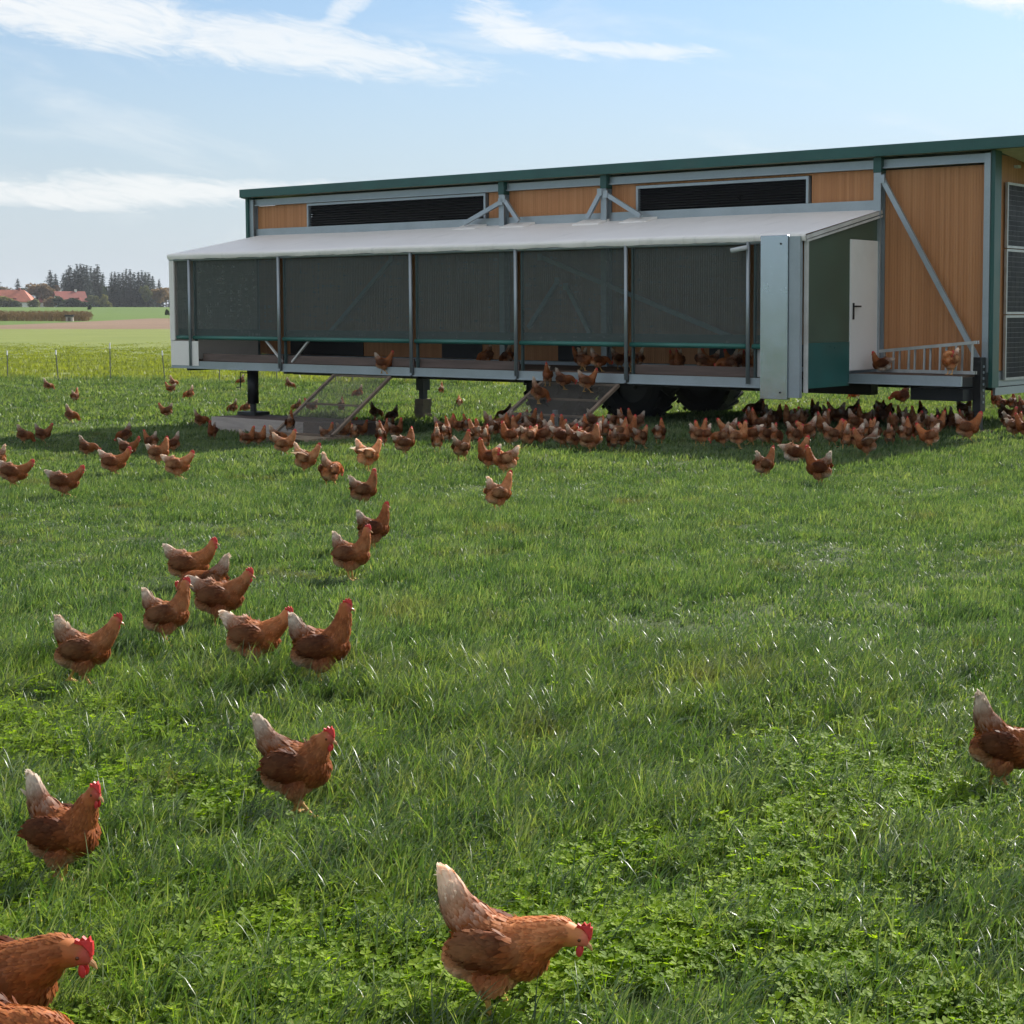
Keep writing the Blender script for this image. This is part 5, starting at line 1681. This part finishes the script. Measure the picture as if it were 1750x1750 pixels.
    (-1.65, 24.679, 0.566, -95, 0.95, 'alert', 'hen coming down the right ramp, head up at its top left', 'hens on the ramps', 1, 0.8, 0.15),
    (-1.758, 24.196, 0.315, 20, 0.95, 'peck', 'hen halfway down the right ramp with a pale rump', 'hens on the ramps', 1, 0.9, 0.4),
    (-0.998, 24.048, 0.5, 12, 0.997, 'walk', 'white tailed hen climbing on the right rail of the right ramp', 'hens on the ramps', 1, 0.95, 0.3),
    (-1.371, 24.384, 0.526, -20, 0.902, 'graze', 'dark hen in the middle of the right ramp', 'hens on the ramps', 1, 0.6, 0.15),
    (-4.603, 27.077, 0.66, 2, 0.997, 'walk', 'hen stepping off the top of the left ramp', 'hens on the ramps', 1, 0.9, 0.2),
    (3.356, 23.158, 0.835, 160, 0.997, 'sit', 'dark hen sitting on the platform in front of the white door', 'hens on the narrow platform', 1, 0.8, 0.1),
    (4.232, 22.51, 0.835, 215, 1.045, 'preen', 'pale hen preening on the platform before the ladder', 'hens on the narrow platform', 1, 1.4, 0.8),
    (-2.671, 19.445, -0.0, 101.2, 0.896, 'alert', 'hen in the front row of the crowd by the right ramp, first from the left', 'front row of the crowd at the right ramp', 1, 1.08, 0.58),
    (-2.721, 20.79, -0.018, 82.5, 0.879, 'stand', 'hen in the front row of the crowd by the right ramp, second from the left', 'front row of the crowd at the right ramp', 1, 0.99, 0.1),
    (-2.333, 20.628, -0.005, 125.3, 0.835, 'stand', 'hen in the front row of the crowd by the right ramp, third from the left', 'front row of the crowd at the right ramp', 1, 0.89, 0.75),
    (-2.104, 19.619, -0.0, 96.0, 0.818, 'look', 'hen in the front row of the crowd by the right ramp, fourth from the left', 'front row of the crowd at the right ramp', 1, 1.06, 0.42),
    (-1.83, 20.085, -0.0, 175.0, 0.879, 'stand', 'hen in the front row of the crowd by the right ramp, fifth from the left', 'front row of the crowd at the right ramp', 1, 1.1, 0.26),
    (-1.596, 19.914, -0.0, 55.3, 0.887, 'stride', 'hen in the front row of the crowd by the right ramp, sixth from the left', 'front row of the crowd at the right ramp', 1, 1.02, 0.75),
    (-1.413, 20.107, -0.0, 182.9, 0.844, 'hunch', 'hen in the front row of the crowd by the right ramp, seventh from the left', 'front row of the crowd at the right ramp', 1, 0.93, 0.32),
    (-1.128, 19.825, -0.0, 6.2, 0.905, 'stride', 'hen in the front row of the crowd by the right ramp, eighth from the left', 'front row of the crowd at the right ramp', 1, 0.95, 0.05),
    (-0.998, 19.732, -0.0, 47.1, 0.853, 'hunch', 'hen in the front row of the crowd by the right ramp, ninth from the left', 'front row of the crowd at the right ramp', 1, 0.97, 0.28),
    (-0.771, 19.285, -0.0, 6.8, 0.896, 'stand', 'hen in the front row of the crowd by the right ramp, tenth from the left', 'front row of the crowd at the right ramp', 1, 0.96, 0.52),
    (-0.724, 19.424, -0.0, 183.9, 0.922, 'hunch', 'hen in the front row of the crowd by the right ramp, eleventh from the left', 'front row of the crowd at the right ramp', 1, 1.01, 0.34),
    (-0.511, 19.533, -0.0, 107.5, 0.835, 'hunch', 'hen in the front row of the crowd by the right ramp, twelfth from the left', 'front row of the crowd at the right ramp', 1, 0.78, 0.75),
    (-0.388, 19.84, -0.0, 21.9, 0.809, 'stand', 'hen in the front row of the crowd by the right ramp, thirteenth from the left', 'front row of the crowd at the right ramp', 1, 0.84, 0.38),
    (-0.159, 19.739, -0.0, 57.9, 0.922, 'stride', 'hen in the front row of the crowd by the right ramp, fourteenth from the left', 'front row of the crowd at the right ramp', 1, 0.89, 0.5),
    (0.078, 20.589, -0.0, 69.5, 0.861, 'stand', 'hen in the front row of the crowd by the right ramp, fifteenth from the left', 'front row of the crowd at the right ramp', 1, 0.92, 0.31),
    (-2.922, 21.853, -0.058, 18.4, 0.887, 'walk', 'hen in the middle row of the crowd by the right ramp, first from the left', 'middle row of the crowd at the right ramp', 1, 0.74, 0.41),
    (-3.1, 25.054, -0.226, 174.3, 0.818, 'alert', 'hen in the middle row of the crowd by the right ramp, second from the left', 'middle row of the crowd at the right ramp', 1, 0.86, 0.29),
    (-2.85, 24.04, -0.153, 99.5, 0.853, 'stand', 'hen in the middle row of the crowd by the right ramp, third from the left', 'middle row of the crowd at the right ramp', 1, 0.71, 0.29),
    (-2.27, 20.839, -0.007, 184.5, 0.8, 'stand', 'hen in the middle row of the crowd by the right ramp, fourth from the left', 'middle row of the crowd at the right ramp', 1, 0.79, 0.41),
    (-2.203, 21.67, -0.022, 71.1, 0.835, 'graze', 'hen in the middle row of the crowd by the right ramp, fifth from the left', 'middle row of the crowd at the right ramp', 1, 0.99, 0.31),
    (-2.093, 21.933, -0.025, 38.8, 0.887, 'stand', 'hen in the middle row of the crowd by the right ramp, sixth from the left', 'middle row of the crowd at the right ramp', 1, 1.0, 0.07),
    (-1.825, 21.242, -0.005, 202.6, 0.818, 'look', 'hen in the middle row of the crowd by the right ramp, seventh from the left', 'middle row of the crowd at the right ramp', 1, 0.89, 0.56),
    (-1.605, 20.909, -0.0, 46.1, 0.896, 'feed', 'hen in the middle row of the crowd by the right ramp, eighth from the left', 'middle row of the crowd at the right ramp', 1, 0.77, 0.34),
    (-1.388, 21.083, -0.0, 69.1, 0.879, 'look', 'hen in the middle row of the crowd by the right ramp, ninth from the left', 'middle row of the crowd at the right ramp', 1, 1.09, 0.38),
    (-1.283, 20.877, -0.0, 21.5, 0.8, 'alert', 'hen in the middle row of the crowd by the right ramp, tenth from the left', 'middle row of the crowd at the right ramp', 1, 0.9, 0.21),
    (-1.151, 20.97, -0.0, 203.4, 0.861, 'look', 'hen in the middle row of the crowd by the right ramp, eleventh from the left', 'middle row of the crowd at the right ramp', 1, 0.72, 0.21),
    (-0.949, 21.262, -0.0, 72.2, 0.896, 'stand', 'hen in the middle row of the crowd by the right ramp, twelfth from the left', 'middle row of the crowd at the right ramp', 1, 1.06, 0.15),
    (-0.771, 20.73, -0.0, 151.3, 0.905, 'feed', 'hen in the middle row of the crowd by the right ramp, thirteenth from the left', 'middle row of the crowd at the right ramp', 1, 0.77, 0.49),
    (-0.652, 21.168, -0.0, 99.5, 0.879, 'walk', 'hen in the middle row of the crowd by the right ramp, fourteenth from the left', 'middle row of the crowd at the right ramp', 1, 1.08, 0.35),
    (-0.439, 20.828, -0.0, 25.4, 0.879, 'stand', 'hen in the middle row of the crowd by the right ramp, fifteenth from the left', 'middle row of the crowd at the right ramp', 1, 1.02, 0.65),
    (-0.315, 21.004, -0.0, -19.6, 0.87, 'alert', 'hen in the middle row of the crowd by the right ramp, sixteenth from the left', 'middle row of the crowd at the right ramp', 1, 1.02, 0.25),
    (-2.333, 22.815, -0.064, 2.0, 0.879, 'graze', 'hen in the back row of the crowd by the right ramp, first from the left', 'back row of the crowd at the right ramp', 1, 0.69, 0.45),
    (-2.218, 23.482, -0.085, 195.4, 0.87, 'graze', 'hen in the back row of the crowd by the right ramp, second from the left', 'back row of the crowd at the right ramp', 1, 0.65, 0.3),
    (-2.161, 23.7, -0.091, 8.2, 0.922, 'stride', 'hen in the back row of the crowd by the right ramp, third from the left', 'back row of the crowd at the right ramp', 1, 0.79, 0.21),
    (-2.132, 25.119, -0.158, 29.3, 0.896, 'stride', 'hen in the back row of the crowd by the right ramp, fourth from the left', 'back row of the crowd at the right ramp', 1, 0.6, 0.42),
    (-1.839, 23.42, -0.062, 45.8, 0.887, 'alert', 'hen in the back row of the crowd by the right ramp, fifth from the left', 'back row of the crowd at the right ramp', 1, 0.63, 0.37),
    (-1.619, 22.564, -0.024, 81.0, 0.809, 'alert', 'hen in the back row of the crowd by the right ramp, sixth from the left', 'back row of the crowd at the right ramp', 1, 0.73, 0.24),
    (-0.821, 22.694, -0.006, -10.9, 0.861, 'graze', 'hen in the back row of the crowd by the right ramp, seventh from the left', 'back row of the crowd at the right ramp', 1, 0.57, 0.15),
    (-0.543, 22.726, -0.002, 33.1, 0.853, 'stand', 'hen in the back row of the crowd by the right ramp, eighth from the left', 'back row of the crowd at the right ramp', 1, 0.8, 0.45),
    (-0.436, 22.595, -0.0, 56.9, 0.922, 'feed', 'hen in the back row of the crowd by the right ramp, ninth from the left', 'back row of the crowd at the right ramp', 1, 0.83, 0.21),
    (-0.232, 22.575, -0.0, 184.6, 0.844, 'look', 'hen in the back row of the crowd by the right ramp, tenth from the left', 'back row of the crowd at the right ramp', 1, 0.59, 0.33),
    (-6.555, 25.408, -0.466, 25.2, 0.879, 'alert', 'hen in the shade before the timber stack, first from the left', 'hens in front of the timber stack', 1, 1.0, 0.26),
    (-6.399, 25.563, -0.464, 1.1, 0.853, 'stand', 'hen in the shade before the timber stack, second from the left', 'hens in front of the timber stack', 1, 1.07, 0.43),
    (-5.889, 24.703, -0.405, 22.7, 0.887, 'feed', 'hen in the shade before the timber stack, third from the left', 'hens in front of the timber stack', 1, 1.07, 0.4),
    (-5.385, 26.057, -0.434, 21.5, 0.809, 'alert', 'shaded hen in the loose group right of the pallet, first from the left', 'hens beside the pallet', 1, 0.82, 0.52),
    (-5.287, 26.988, -0.462, 1.5, 0.896, 'alert', 'shaded hen in the loose group right of the pallet, second from the left', 'hens beside the pallet', 1, 0.95, 0.66),
    (-5.454, 28.36, -0.496, 38.7, 0.827, 'walk', 'shaded hen in the loose group right of the pallet, third from the left', 'hens beside the pallet', 1, 0.92, 0.22),
    (-4.82, 25.352, -0.367, 112.2, 0.844, 'stride', 'shaded hen in the loose group right of the pallet, fourth from the left', 'hens beside the pallet', 1, 0.95, 0.75),
    (-5.043, 27.152, -0.457, -2.6, 0.809, 'stand', 'shaded hen in the loose group right of the pallet, fifth from the left', 'hens beside the pallet', 1, 0.81, 0.3),
    (-5.165, 28.928, -0.498, 71.2, 0.861, 'stride', 'shaded hen in the loose group right of the pallet, sixth from the left', 'hens beside the pallet', 1, 0.82, 0.13),
    (-3.517, 20.403, -0.036, 93.7, 0.853, 'stand', 'shaded hen in the loose group right of the pallet, seventh from the left', 'hens beside the pallet', 1, 0.81, 0.17),
    (-4.366, 25.411, -0.339, -14.7, 0.827, 'look', 'shaded hen in the loose group right of the pallet, eighth from the left', 'hens beside the pallet', 1, 0.88, 0.51),
    (-4.687, 28.218, -0.474, 83.8, 0.809, 'walk', 'shaded hen in the loose group right of the pallet, ninth from the left', 'hens beside the pallet', 1, 0.64, 0.55),
    (-4.013, 24.649, -0.272, 31.5, 0.809, 'look', 'shaded hen in the loose group right of the pallet, tenth from the left', 'hens beside the pallet', 1, 0.65, 0.26),
    (-6.161, 26.736, -0.346, 95, 0.95, 'alert', 'hen standing on the left end of the pallet', 'hens beside the pallet', 1, 0.8, 0.15),
    (0.591, 20.332, -0.0, 29.3, 0.844, 'look', 'hen in the group below the galvanised box, first from the left', 'hens in front of the galvanised box', 1, 1.08, 0.62),
    (0.643, 20.337, -0.0, 200.9, 0.827, 'alert', 'hen in the group below the galvanised box, second from the left', 'hens in front of the galvanised box', 1, 1.28, 0.27),
    (0.897, 20.012, -0.0, 160.8, 0.809, 'graze', 'hen in the group below the galvanised box, third from the left', 'hens in front of the galvanised box', 1, 0.92, 0.73),
    (1.015, 21.092, -0.0, 177.5, 0.809, 'walk', 'hen in the group below the galvanised box, fourth from the left', 'hens in front of the galvanised box', 1, 1.0, 0.68),
    (1.101, 19.945, -0.0, -14.0, 0.818, 'alert', 'hen in the group below the galvanised box, fifth from the left', 'hens in front of the galvanised box', 1, 1.26, 0.68),
    (1.264, 20.246, -0.0, 162.9, 0.896, 'stride', 'hen in the group below the galvanised box, sixth from the left', 'hens in front of the galvanised box', 1, 1.29, 0.28),
    (1.449, 20.16, -0.0, 33.3, 0.905, 'stride', 'hen in the group below the galvanised box, seventh from the left', 'hens in front of the galvanised box', 1, 0.95, 0.33),
    (1.577, 20.088, -0.0, 49.1, 0.809, 'feed', 'hen in the group below the galvanised box, eighth from the left', 'hens in front of the galvanised box', 1, 1.1, 0.17),
    (1.146, 16.28, -0.0, 35, 0.87, 'alert', 'hen with white tail tip on sunlit grass, left of a stretched hen', 'hens in front of the right end flock', 1, 0.94, 0.4),
    (1.659, 15.627, -0.0, 150, 0.974, 'alert', 'slim hen stretched upright on the sunlit grass at right', 'hens in front of the right end flock', 1, 0.91, 0.03),
    (1.625, 17.9, -0.0, 6, 1.0, 'sit', 'large hen crouching in the shade edge with white tail', 'hens in front of the right end flock', 1, 0.95, 0.49),
    (2.534, 18.611, -0.0, 165, 0.913, 'flap', 'hen facing left with a wing half opened, at the shade edge', 'hens in front of the right end flock', 1, 0.86, 0.45),
    (3.489, 19.874, -0.0, 165, 0.87, 'walk', 'bright orange hen facing left near the support leg', 'hens in front of the right end flock', 1, 1.35, 0.31),
    (4.17, 20.846, -0.0, 3, 1.087, 'walk', 'large hen with fluffy white tail beside the black support leg', 'hens in front of the right end flock', 1, 1.15, 0.23),
    (4.935, 21.515, -0.0, 10, 0.913, 'stand', 'hen at the right edge beyond the support leg, pale tail', 'hens in front of the right end flock', 1, 0.87, 0.46),
    (5.041, 21.319, -0.0, 160, 0.87, 'alert', 'hen mostly cut off by the right edge', 'hens in front of the right end flock', 1, 0.87, 0.14),
    (1.822, 20.124, -0.0, 36.3, 0.853, 'hunch', 'hen in the lit front row of the right end flock, first from the left', 'front row of the flock at the right end', 1, 0.98, 0.33),
    (2.027, 20.752, -0.0, 173.4, 0.905, 'hunch', 'hen in the lit front row of the right end flock, second from the left', 'front row of the flock at the right end', 1, 1.08, 0.34),
    (2.098, 20.943, -0.0, 67.9, 0.818, 'stride', 'hen in the lit front row of the right end flock, third from the left', 'front row of the flock at the right end', 1, 0.99, 0.33),
    (2.309, 20.24, -0.0, 24.8, 0.922, 'look', 'hen in the lit front row of the right end flock, fourth from the left', 'front row of the flock at the right end', 1, 1.01, 0.46),
    (2.421, 19.796, -0.0, 86.3, 0.87, 'hunch', 'hen in the lit front row of the right end flock, fifth from the left', 'front row of the flock at the right end', 1, 1.22, 0.66),
    (2.543, 19.804, -0.0, 157.4, 0.887, 'alert', 'hen in the lit front row of the right end flock, sixth from the left', 'front row of the flock at the right end', 1, 1.08, 0.33),
    (2.858, 20.914, -0.0, 53.0, 0.887, 'walk', 'hen in the lit front row of the right end flock, seventh from the left', 'front row of the flock at the right end', 1, 0.95, 0.58),
    (2.917, 20.743, -0.0, 103.3, 0.853, 'walk', 'hen in the lit front row of the right end flock, eighth from the left', 'front row of the flock at the right end', 1, 0.9, 0.58),
    (3.053, 20.292, -0.0, 72.6, 0.835, 'hunch', 'hen in the lit front row of the right end flock, ninth from the left', 'front row of the flock at the right end', 1, 0.95, 0.63),
    (3.282, 20.526, -0.0, 55.0, 0.913, 'stand', 'hen in the lit front row of the right end flock, tenth from the left', 'front row of the flock at the right end', 1, 1.01, 0.39),
    (3.397, 21.042, -0.0, 54.7, 0.879, 'graze', 'hen in the lit front row of the right end flock, eleventh from the left', 'front row of the flock at the right end', 1, 1.08, 0.48),
    (3.565, 21.18, -0.0, 88.6, 0.879, 'feed', 'hen in the lit front row of the right end flock, twelfth from the left', 'front row of the flock at the right end', 1, 0.95, 0.74),
    (3.954, 21.941, -0.0, 28.2, 0.896, 'alert', 'hen in the lit front row of the right end flock, thirteenth from the left', 'front row of the flock at the right end', 1, 0.98, 0.43),
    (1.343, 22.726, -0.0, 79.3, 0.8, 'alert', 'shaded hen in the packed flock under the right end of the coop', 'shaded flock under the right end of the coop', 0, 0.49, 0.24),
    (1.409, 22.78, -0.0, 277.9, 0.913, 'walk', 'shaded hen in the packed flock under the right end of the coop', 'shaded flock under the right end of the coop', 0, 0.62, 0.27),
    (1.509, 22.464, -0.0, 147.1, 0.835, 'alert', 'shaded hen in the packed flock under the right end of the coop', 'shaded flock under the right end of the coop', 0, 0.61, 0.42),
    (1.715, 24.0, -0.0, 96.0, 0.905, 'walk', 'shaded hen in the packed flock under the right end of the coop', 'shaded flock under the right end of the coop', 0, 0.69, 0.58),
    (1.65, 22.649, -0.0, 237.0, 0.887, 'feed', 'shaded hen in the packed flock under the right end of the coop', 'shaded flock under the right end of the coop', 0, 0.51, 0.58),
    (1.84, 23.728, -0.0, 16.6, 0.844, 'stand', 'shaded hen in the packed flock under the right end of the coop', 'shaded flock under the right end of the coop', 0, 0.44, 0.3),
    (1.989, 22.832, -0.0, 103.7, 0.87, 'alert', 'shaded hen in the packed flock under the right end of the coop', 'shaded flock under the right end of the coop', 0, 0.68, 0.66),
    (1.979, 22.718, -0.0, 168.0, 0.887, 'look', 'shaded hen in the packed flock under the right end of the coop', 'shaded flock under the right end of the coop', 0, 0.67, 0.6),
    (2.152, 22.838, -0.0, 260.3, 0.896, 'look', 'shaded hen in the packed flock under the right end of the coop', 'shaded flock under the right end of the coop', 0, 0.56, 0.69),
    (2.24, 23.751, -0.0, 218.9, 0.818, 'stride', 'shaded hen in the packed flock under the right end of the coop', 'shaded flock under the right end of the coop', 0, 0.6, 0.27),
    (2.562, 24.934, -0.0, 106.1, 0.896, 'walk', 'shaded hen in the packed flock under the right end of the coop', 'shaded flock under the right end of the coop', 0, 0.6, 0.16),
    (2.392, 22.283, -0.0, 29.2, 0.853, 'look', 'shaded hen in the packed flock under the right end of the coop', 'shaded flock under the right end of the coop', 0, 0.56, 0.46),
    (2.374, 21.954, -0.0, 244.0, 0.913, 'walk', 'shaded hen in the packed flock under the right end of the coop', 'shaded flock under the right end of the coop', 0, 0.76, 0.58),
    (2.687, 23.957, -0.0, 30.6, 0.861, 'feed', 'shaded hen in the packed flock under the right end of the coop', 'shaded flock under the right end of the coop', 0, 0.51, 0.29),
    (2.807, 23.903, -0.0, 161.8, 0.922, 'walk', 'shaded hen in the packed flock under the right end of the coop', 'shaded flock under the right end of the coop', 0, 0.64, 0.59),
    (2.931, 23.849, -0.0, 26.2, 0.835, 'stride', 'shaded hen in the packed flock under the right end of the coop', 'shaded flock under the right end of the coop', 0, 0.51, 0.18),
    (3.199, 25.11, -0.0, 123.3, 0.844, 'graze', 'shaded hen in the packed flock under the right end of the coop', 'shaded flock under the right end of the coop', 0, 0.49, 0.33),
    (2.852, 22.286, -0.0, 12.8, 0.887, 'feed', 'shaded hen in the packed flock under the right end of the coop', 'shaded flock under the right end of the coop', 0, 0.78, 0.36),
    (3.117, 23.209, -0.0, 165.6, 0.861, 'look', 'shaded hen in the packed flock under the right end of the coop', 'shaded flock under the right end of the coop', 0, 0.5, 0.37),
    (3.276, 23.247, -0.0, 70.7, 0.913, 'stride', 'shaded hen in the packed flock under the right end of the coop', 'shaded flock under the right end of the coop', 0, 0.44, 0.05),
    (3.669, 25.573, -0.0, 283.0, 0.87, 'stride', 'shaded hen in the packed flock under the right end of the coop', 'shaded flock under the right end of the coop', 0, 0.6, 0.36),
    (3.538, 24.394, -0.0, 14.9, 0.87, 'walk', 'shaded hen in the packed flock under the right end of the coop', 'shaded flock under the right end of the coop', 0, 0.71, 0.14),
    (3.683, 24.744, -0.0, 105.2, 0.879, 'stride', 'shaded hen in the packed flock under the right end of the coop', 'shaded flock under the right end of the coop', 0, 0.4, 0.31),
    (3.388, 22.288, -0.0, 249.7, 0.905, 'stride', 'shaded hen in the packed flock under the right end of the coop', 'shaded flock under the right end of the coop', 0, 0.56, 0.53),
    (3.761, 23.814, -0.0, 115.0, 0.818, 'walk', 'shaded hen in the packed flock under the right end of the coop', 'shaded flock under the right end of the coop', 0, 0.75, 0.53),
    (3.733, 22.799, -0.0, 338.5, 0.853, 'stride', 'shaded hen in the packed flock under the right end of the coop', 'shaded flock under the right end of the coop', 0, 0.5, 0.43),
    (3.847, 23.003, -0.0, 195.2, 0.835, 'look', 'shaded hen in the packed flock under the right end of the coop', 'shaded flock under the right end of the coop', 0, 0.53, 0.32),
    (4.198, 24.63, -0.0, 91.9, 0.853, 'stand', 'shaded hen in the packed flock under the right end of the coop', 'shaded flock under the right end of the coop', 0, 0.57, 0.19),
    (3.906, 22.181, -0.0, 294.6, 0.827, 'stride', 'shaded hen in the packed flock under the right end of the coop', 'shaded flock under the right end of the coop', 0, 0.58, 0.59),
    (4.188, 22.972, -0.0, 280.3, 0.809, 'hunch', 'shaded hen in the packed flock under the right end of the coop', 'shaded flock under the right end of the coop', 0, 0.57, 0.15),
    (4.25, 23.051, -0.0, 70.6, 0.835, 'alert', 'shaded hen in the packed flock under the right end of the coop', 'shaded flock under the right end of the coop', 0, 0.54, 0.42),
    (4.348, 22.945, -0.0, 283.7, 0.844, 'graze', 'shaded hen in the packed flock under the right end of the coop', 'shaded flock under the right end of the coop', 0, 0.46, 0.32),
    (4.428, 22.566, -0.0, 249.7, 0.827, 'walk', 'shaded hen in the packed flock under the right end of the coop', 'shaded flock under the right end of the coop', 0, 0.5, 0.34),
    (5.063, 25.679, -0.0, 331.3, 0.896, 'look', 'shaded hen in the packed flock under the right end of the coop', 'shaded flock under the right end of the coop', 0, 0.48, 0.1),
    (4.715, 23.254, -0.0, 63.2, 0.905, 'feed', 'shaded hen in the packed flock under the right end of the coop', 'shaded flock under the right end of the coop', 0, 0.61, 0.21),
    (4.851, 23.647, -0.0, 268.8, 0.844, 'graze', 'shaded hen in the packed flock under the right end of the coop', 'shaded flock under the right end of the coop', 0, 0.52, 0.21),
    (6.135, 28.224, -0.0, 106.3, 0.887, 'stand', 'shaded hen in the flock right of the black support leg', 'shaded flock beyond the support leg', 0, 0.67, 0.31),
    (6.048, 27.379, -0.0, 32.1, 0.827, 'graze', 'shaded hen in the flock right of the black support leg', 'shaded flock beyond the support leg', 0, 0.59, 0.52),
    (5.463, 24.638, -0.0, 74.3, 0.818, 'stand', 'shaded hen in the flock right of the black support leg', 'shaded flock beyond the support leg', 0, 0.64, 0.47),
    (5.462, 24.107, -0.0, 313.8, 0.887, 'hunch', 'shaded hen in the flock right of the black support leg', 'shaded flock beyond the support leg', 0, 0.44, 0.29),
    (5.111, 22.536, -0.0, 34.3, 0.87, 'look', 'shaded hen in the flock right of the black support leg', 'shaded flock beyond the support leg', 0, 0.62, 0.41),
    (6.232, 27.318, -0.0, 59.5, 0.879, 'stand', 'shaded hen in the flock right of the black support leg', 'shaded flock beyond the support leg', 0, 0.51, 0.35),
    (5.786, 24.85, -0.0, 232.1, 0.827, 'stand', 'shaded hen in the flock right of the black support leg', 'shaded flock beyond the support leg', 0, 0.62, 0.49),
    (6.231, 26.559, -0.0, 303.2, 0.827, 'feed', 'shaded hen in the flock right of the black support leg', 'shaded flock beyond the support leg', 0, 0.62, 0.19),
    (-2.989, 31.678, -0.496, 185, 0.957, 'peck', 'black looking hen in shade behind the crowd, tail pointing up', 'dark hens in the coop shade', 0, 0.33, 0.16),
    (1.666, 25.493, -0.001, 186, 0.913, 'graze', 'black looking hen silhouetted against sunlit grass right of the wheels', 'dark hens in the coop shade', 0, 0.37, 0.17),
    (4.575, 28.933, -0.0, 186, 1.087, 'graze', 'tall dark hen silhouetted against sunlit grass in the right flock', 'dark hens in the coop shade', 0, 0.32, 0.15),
    (-2.82, 26.629, 0.8, 217.3, 0.95, 'peck', 'hen on the annex floor under the netting, first from the left', 'hens on the annex floor', 0, 0.95, 0.15),
    (-2.45, 26.542, 0.8, 136.3, 0.95, 'peck', 'hen on the annex floor under the netting, second from the left', 'hens on the annex floor', 0, 0.77, 0.15),
    (-1.151, 25.271, 0.8, 142.2, 0.95, 'walk', 'hen on the annex floor under the netting, third from the left', 'hens on the annex floor', 0, 0.85, 0.15),
    (-1.074, 24.903, 0.8, 321.0, 0.95, 'graze', 'hen on the annex floor under the netting, fourth from the left', 'hens on the annex floor', 0, 0.98, 0.15),
    (-0.842, 24.545, 0.8, 22.2, 0.95, 'graze', 'hen on the annex floor under the netting, fifth from the left', 'hens on the annex floor', 0, 0.9, 0.15),
    (-0.532, 25.435, 0.8, 16.0, 0.95, 'hunch', 'hen on the annex floor under the netting, sixth from the left', 'hens on the annex floor', 0, 0.94, 0.15),
    (-0.305, 24.396, 0.8, 93.0, 0.95, 'hunch', 'hen on the annex floor under the netting, seventh from the left', 'hens on the annex floor', 0, 0.92, 0.15),
    (-0.268, 24.867, 0.8, 132.4, 0.95, 'hunch', 'hen on the annex floor under the netting, eighth from the left', 'hens on the annex floor', 0, 0.95, 0.15),
    (0.335, 24.421, 0.8, 243.6, 0.95, 'walk', 'hen on the annex floor under the netting, ninth from the left', 'hens on the annex floor', 0, 0.98, 0.15),
    (0.398, 24.001, 0.8, 254.8, 0.95, 'walk', 'hen on the annex floor under the netting, tenth from the left', 'hens on the annex floor', 0, 0.89, 0.15),
    (0.753, 24.734, 0.8, 282.8, 0.95, 'alert', 'hen on the annex floor under the netting, eleventh from the left', 'hens on the annex floor', 0, 0.82, 0.15),
    (0.781, 23.594, 0.8, 353.0, 0.95, 'graze', 'hen on the annex floor under the netting, twelfth from the left', 'hens on the annex floor', 0, 0.87, 0.15),
    (0.877, 24.144, 0.8, 188.6, 0.95, 'walk', 'hen on the annex floor under the netting, thirteenth from the left', 'hens on the annex floor', 0, 0.94, 0.15),
    (1.113, 23.286, 0.8, 168.5, 0.95, 'graze', 'hen on the annex floor under the netting, fourteenth from the left', 'hens on the annex floor', 0, 0.86, 0.15),
    (1.2, 23.657, 0.8, 203.9, 0.95, 'walk', 'hen on the annex floor under the netting, fifteenth from the left', 'hens on the annex floor', 0, 0.83, 0.15),
    (1.436, 24.228, 0.8, 257.0, 0.95, 'walk', 'hen on the annex floor under the netting, sixteenth from the left', 'hens on the annex floor', 0, 0.77, 0.15),
    (1.519, 23.297, 0.8, 279.8, 0.95, 'graze', 'hen on the annex floor under the netting, seventeenth from the left', 'hens on the annex floor', 0, 0.88, 0.15),
    (1.917, 23.5, 0.8, 284.2, 0.95, 'walk', 'hen on the annex floor under the netting, eighteenth from the left', 'hens on the annex floor', 0, 0.75, 0.15),
]
for x, y, z, yaw, size, pose, label, group, detail, tone, pale in FLOCK:
    HENS[pose].place(x, y, z, R(yaw), size, label, group, detail, tone, pale)

# ------------------------------------------------------------------ the lawn grows round whatever stands on it
TRODDEN += [(h[0], h[1]) for h in FLOCK]
grow_grass()

# ------------------------------------------------------------------ thin autumn haze over the fields
hz, hg = new_mat("haze_air")
vol = hg.n('ShaderNodeVolumePrincipled', {'Color': (.88, .93, 1, 1), 'Density': 0.00011, 'Anisotropy': 0.3})
ho = hg.n('ShaderNodeOutputMaterial')
hg.t.links.new(vol.outputs[0], ho.inputs['Volume'])
hb = MB()
hb.box(-3200, 3200, -3200, 5200, -1.6, 32)
tag(hb.build('haze', hz), "thin pale haze over the fields", "haze", kind='stuff')
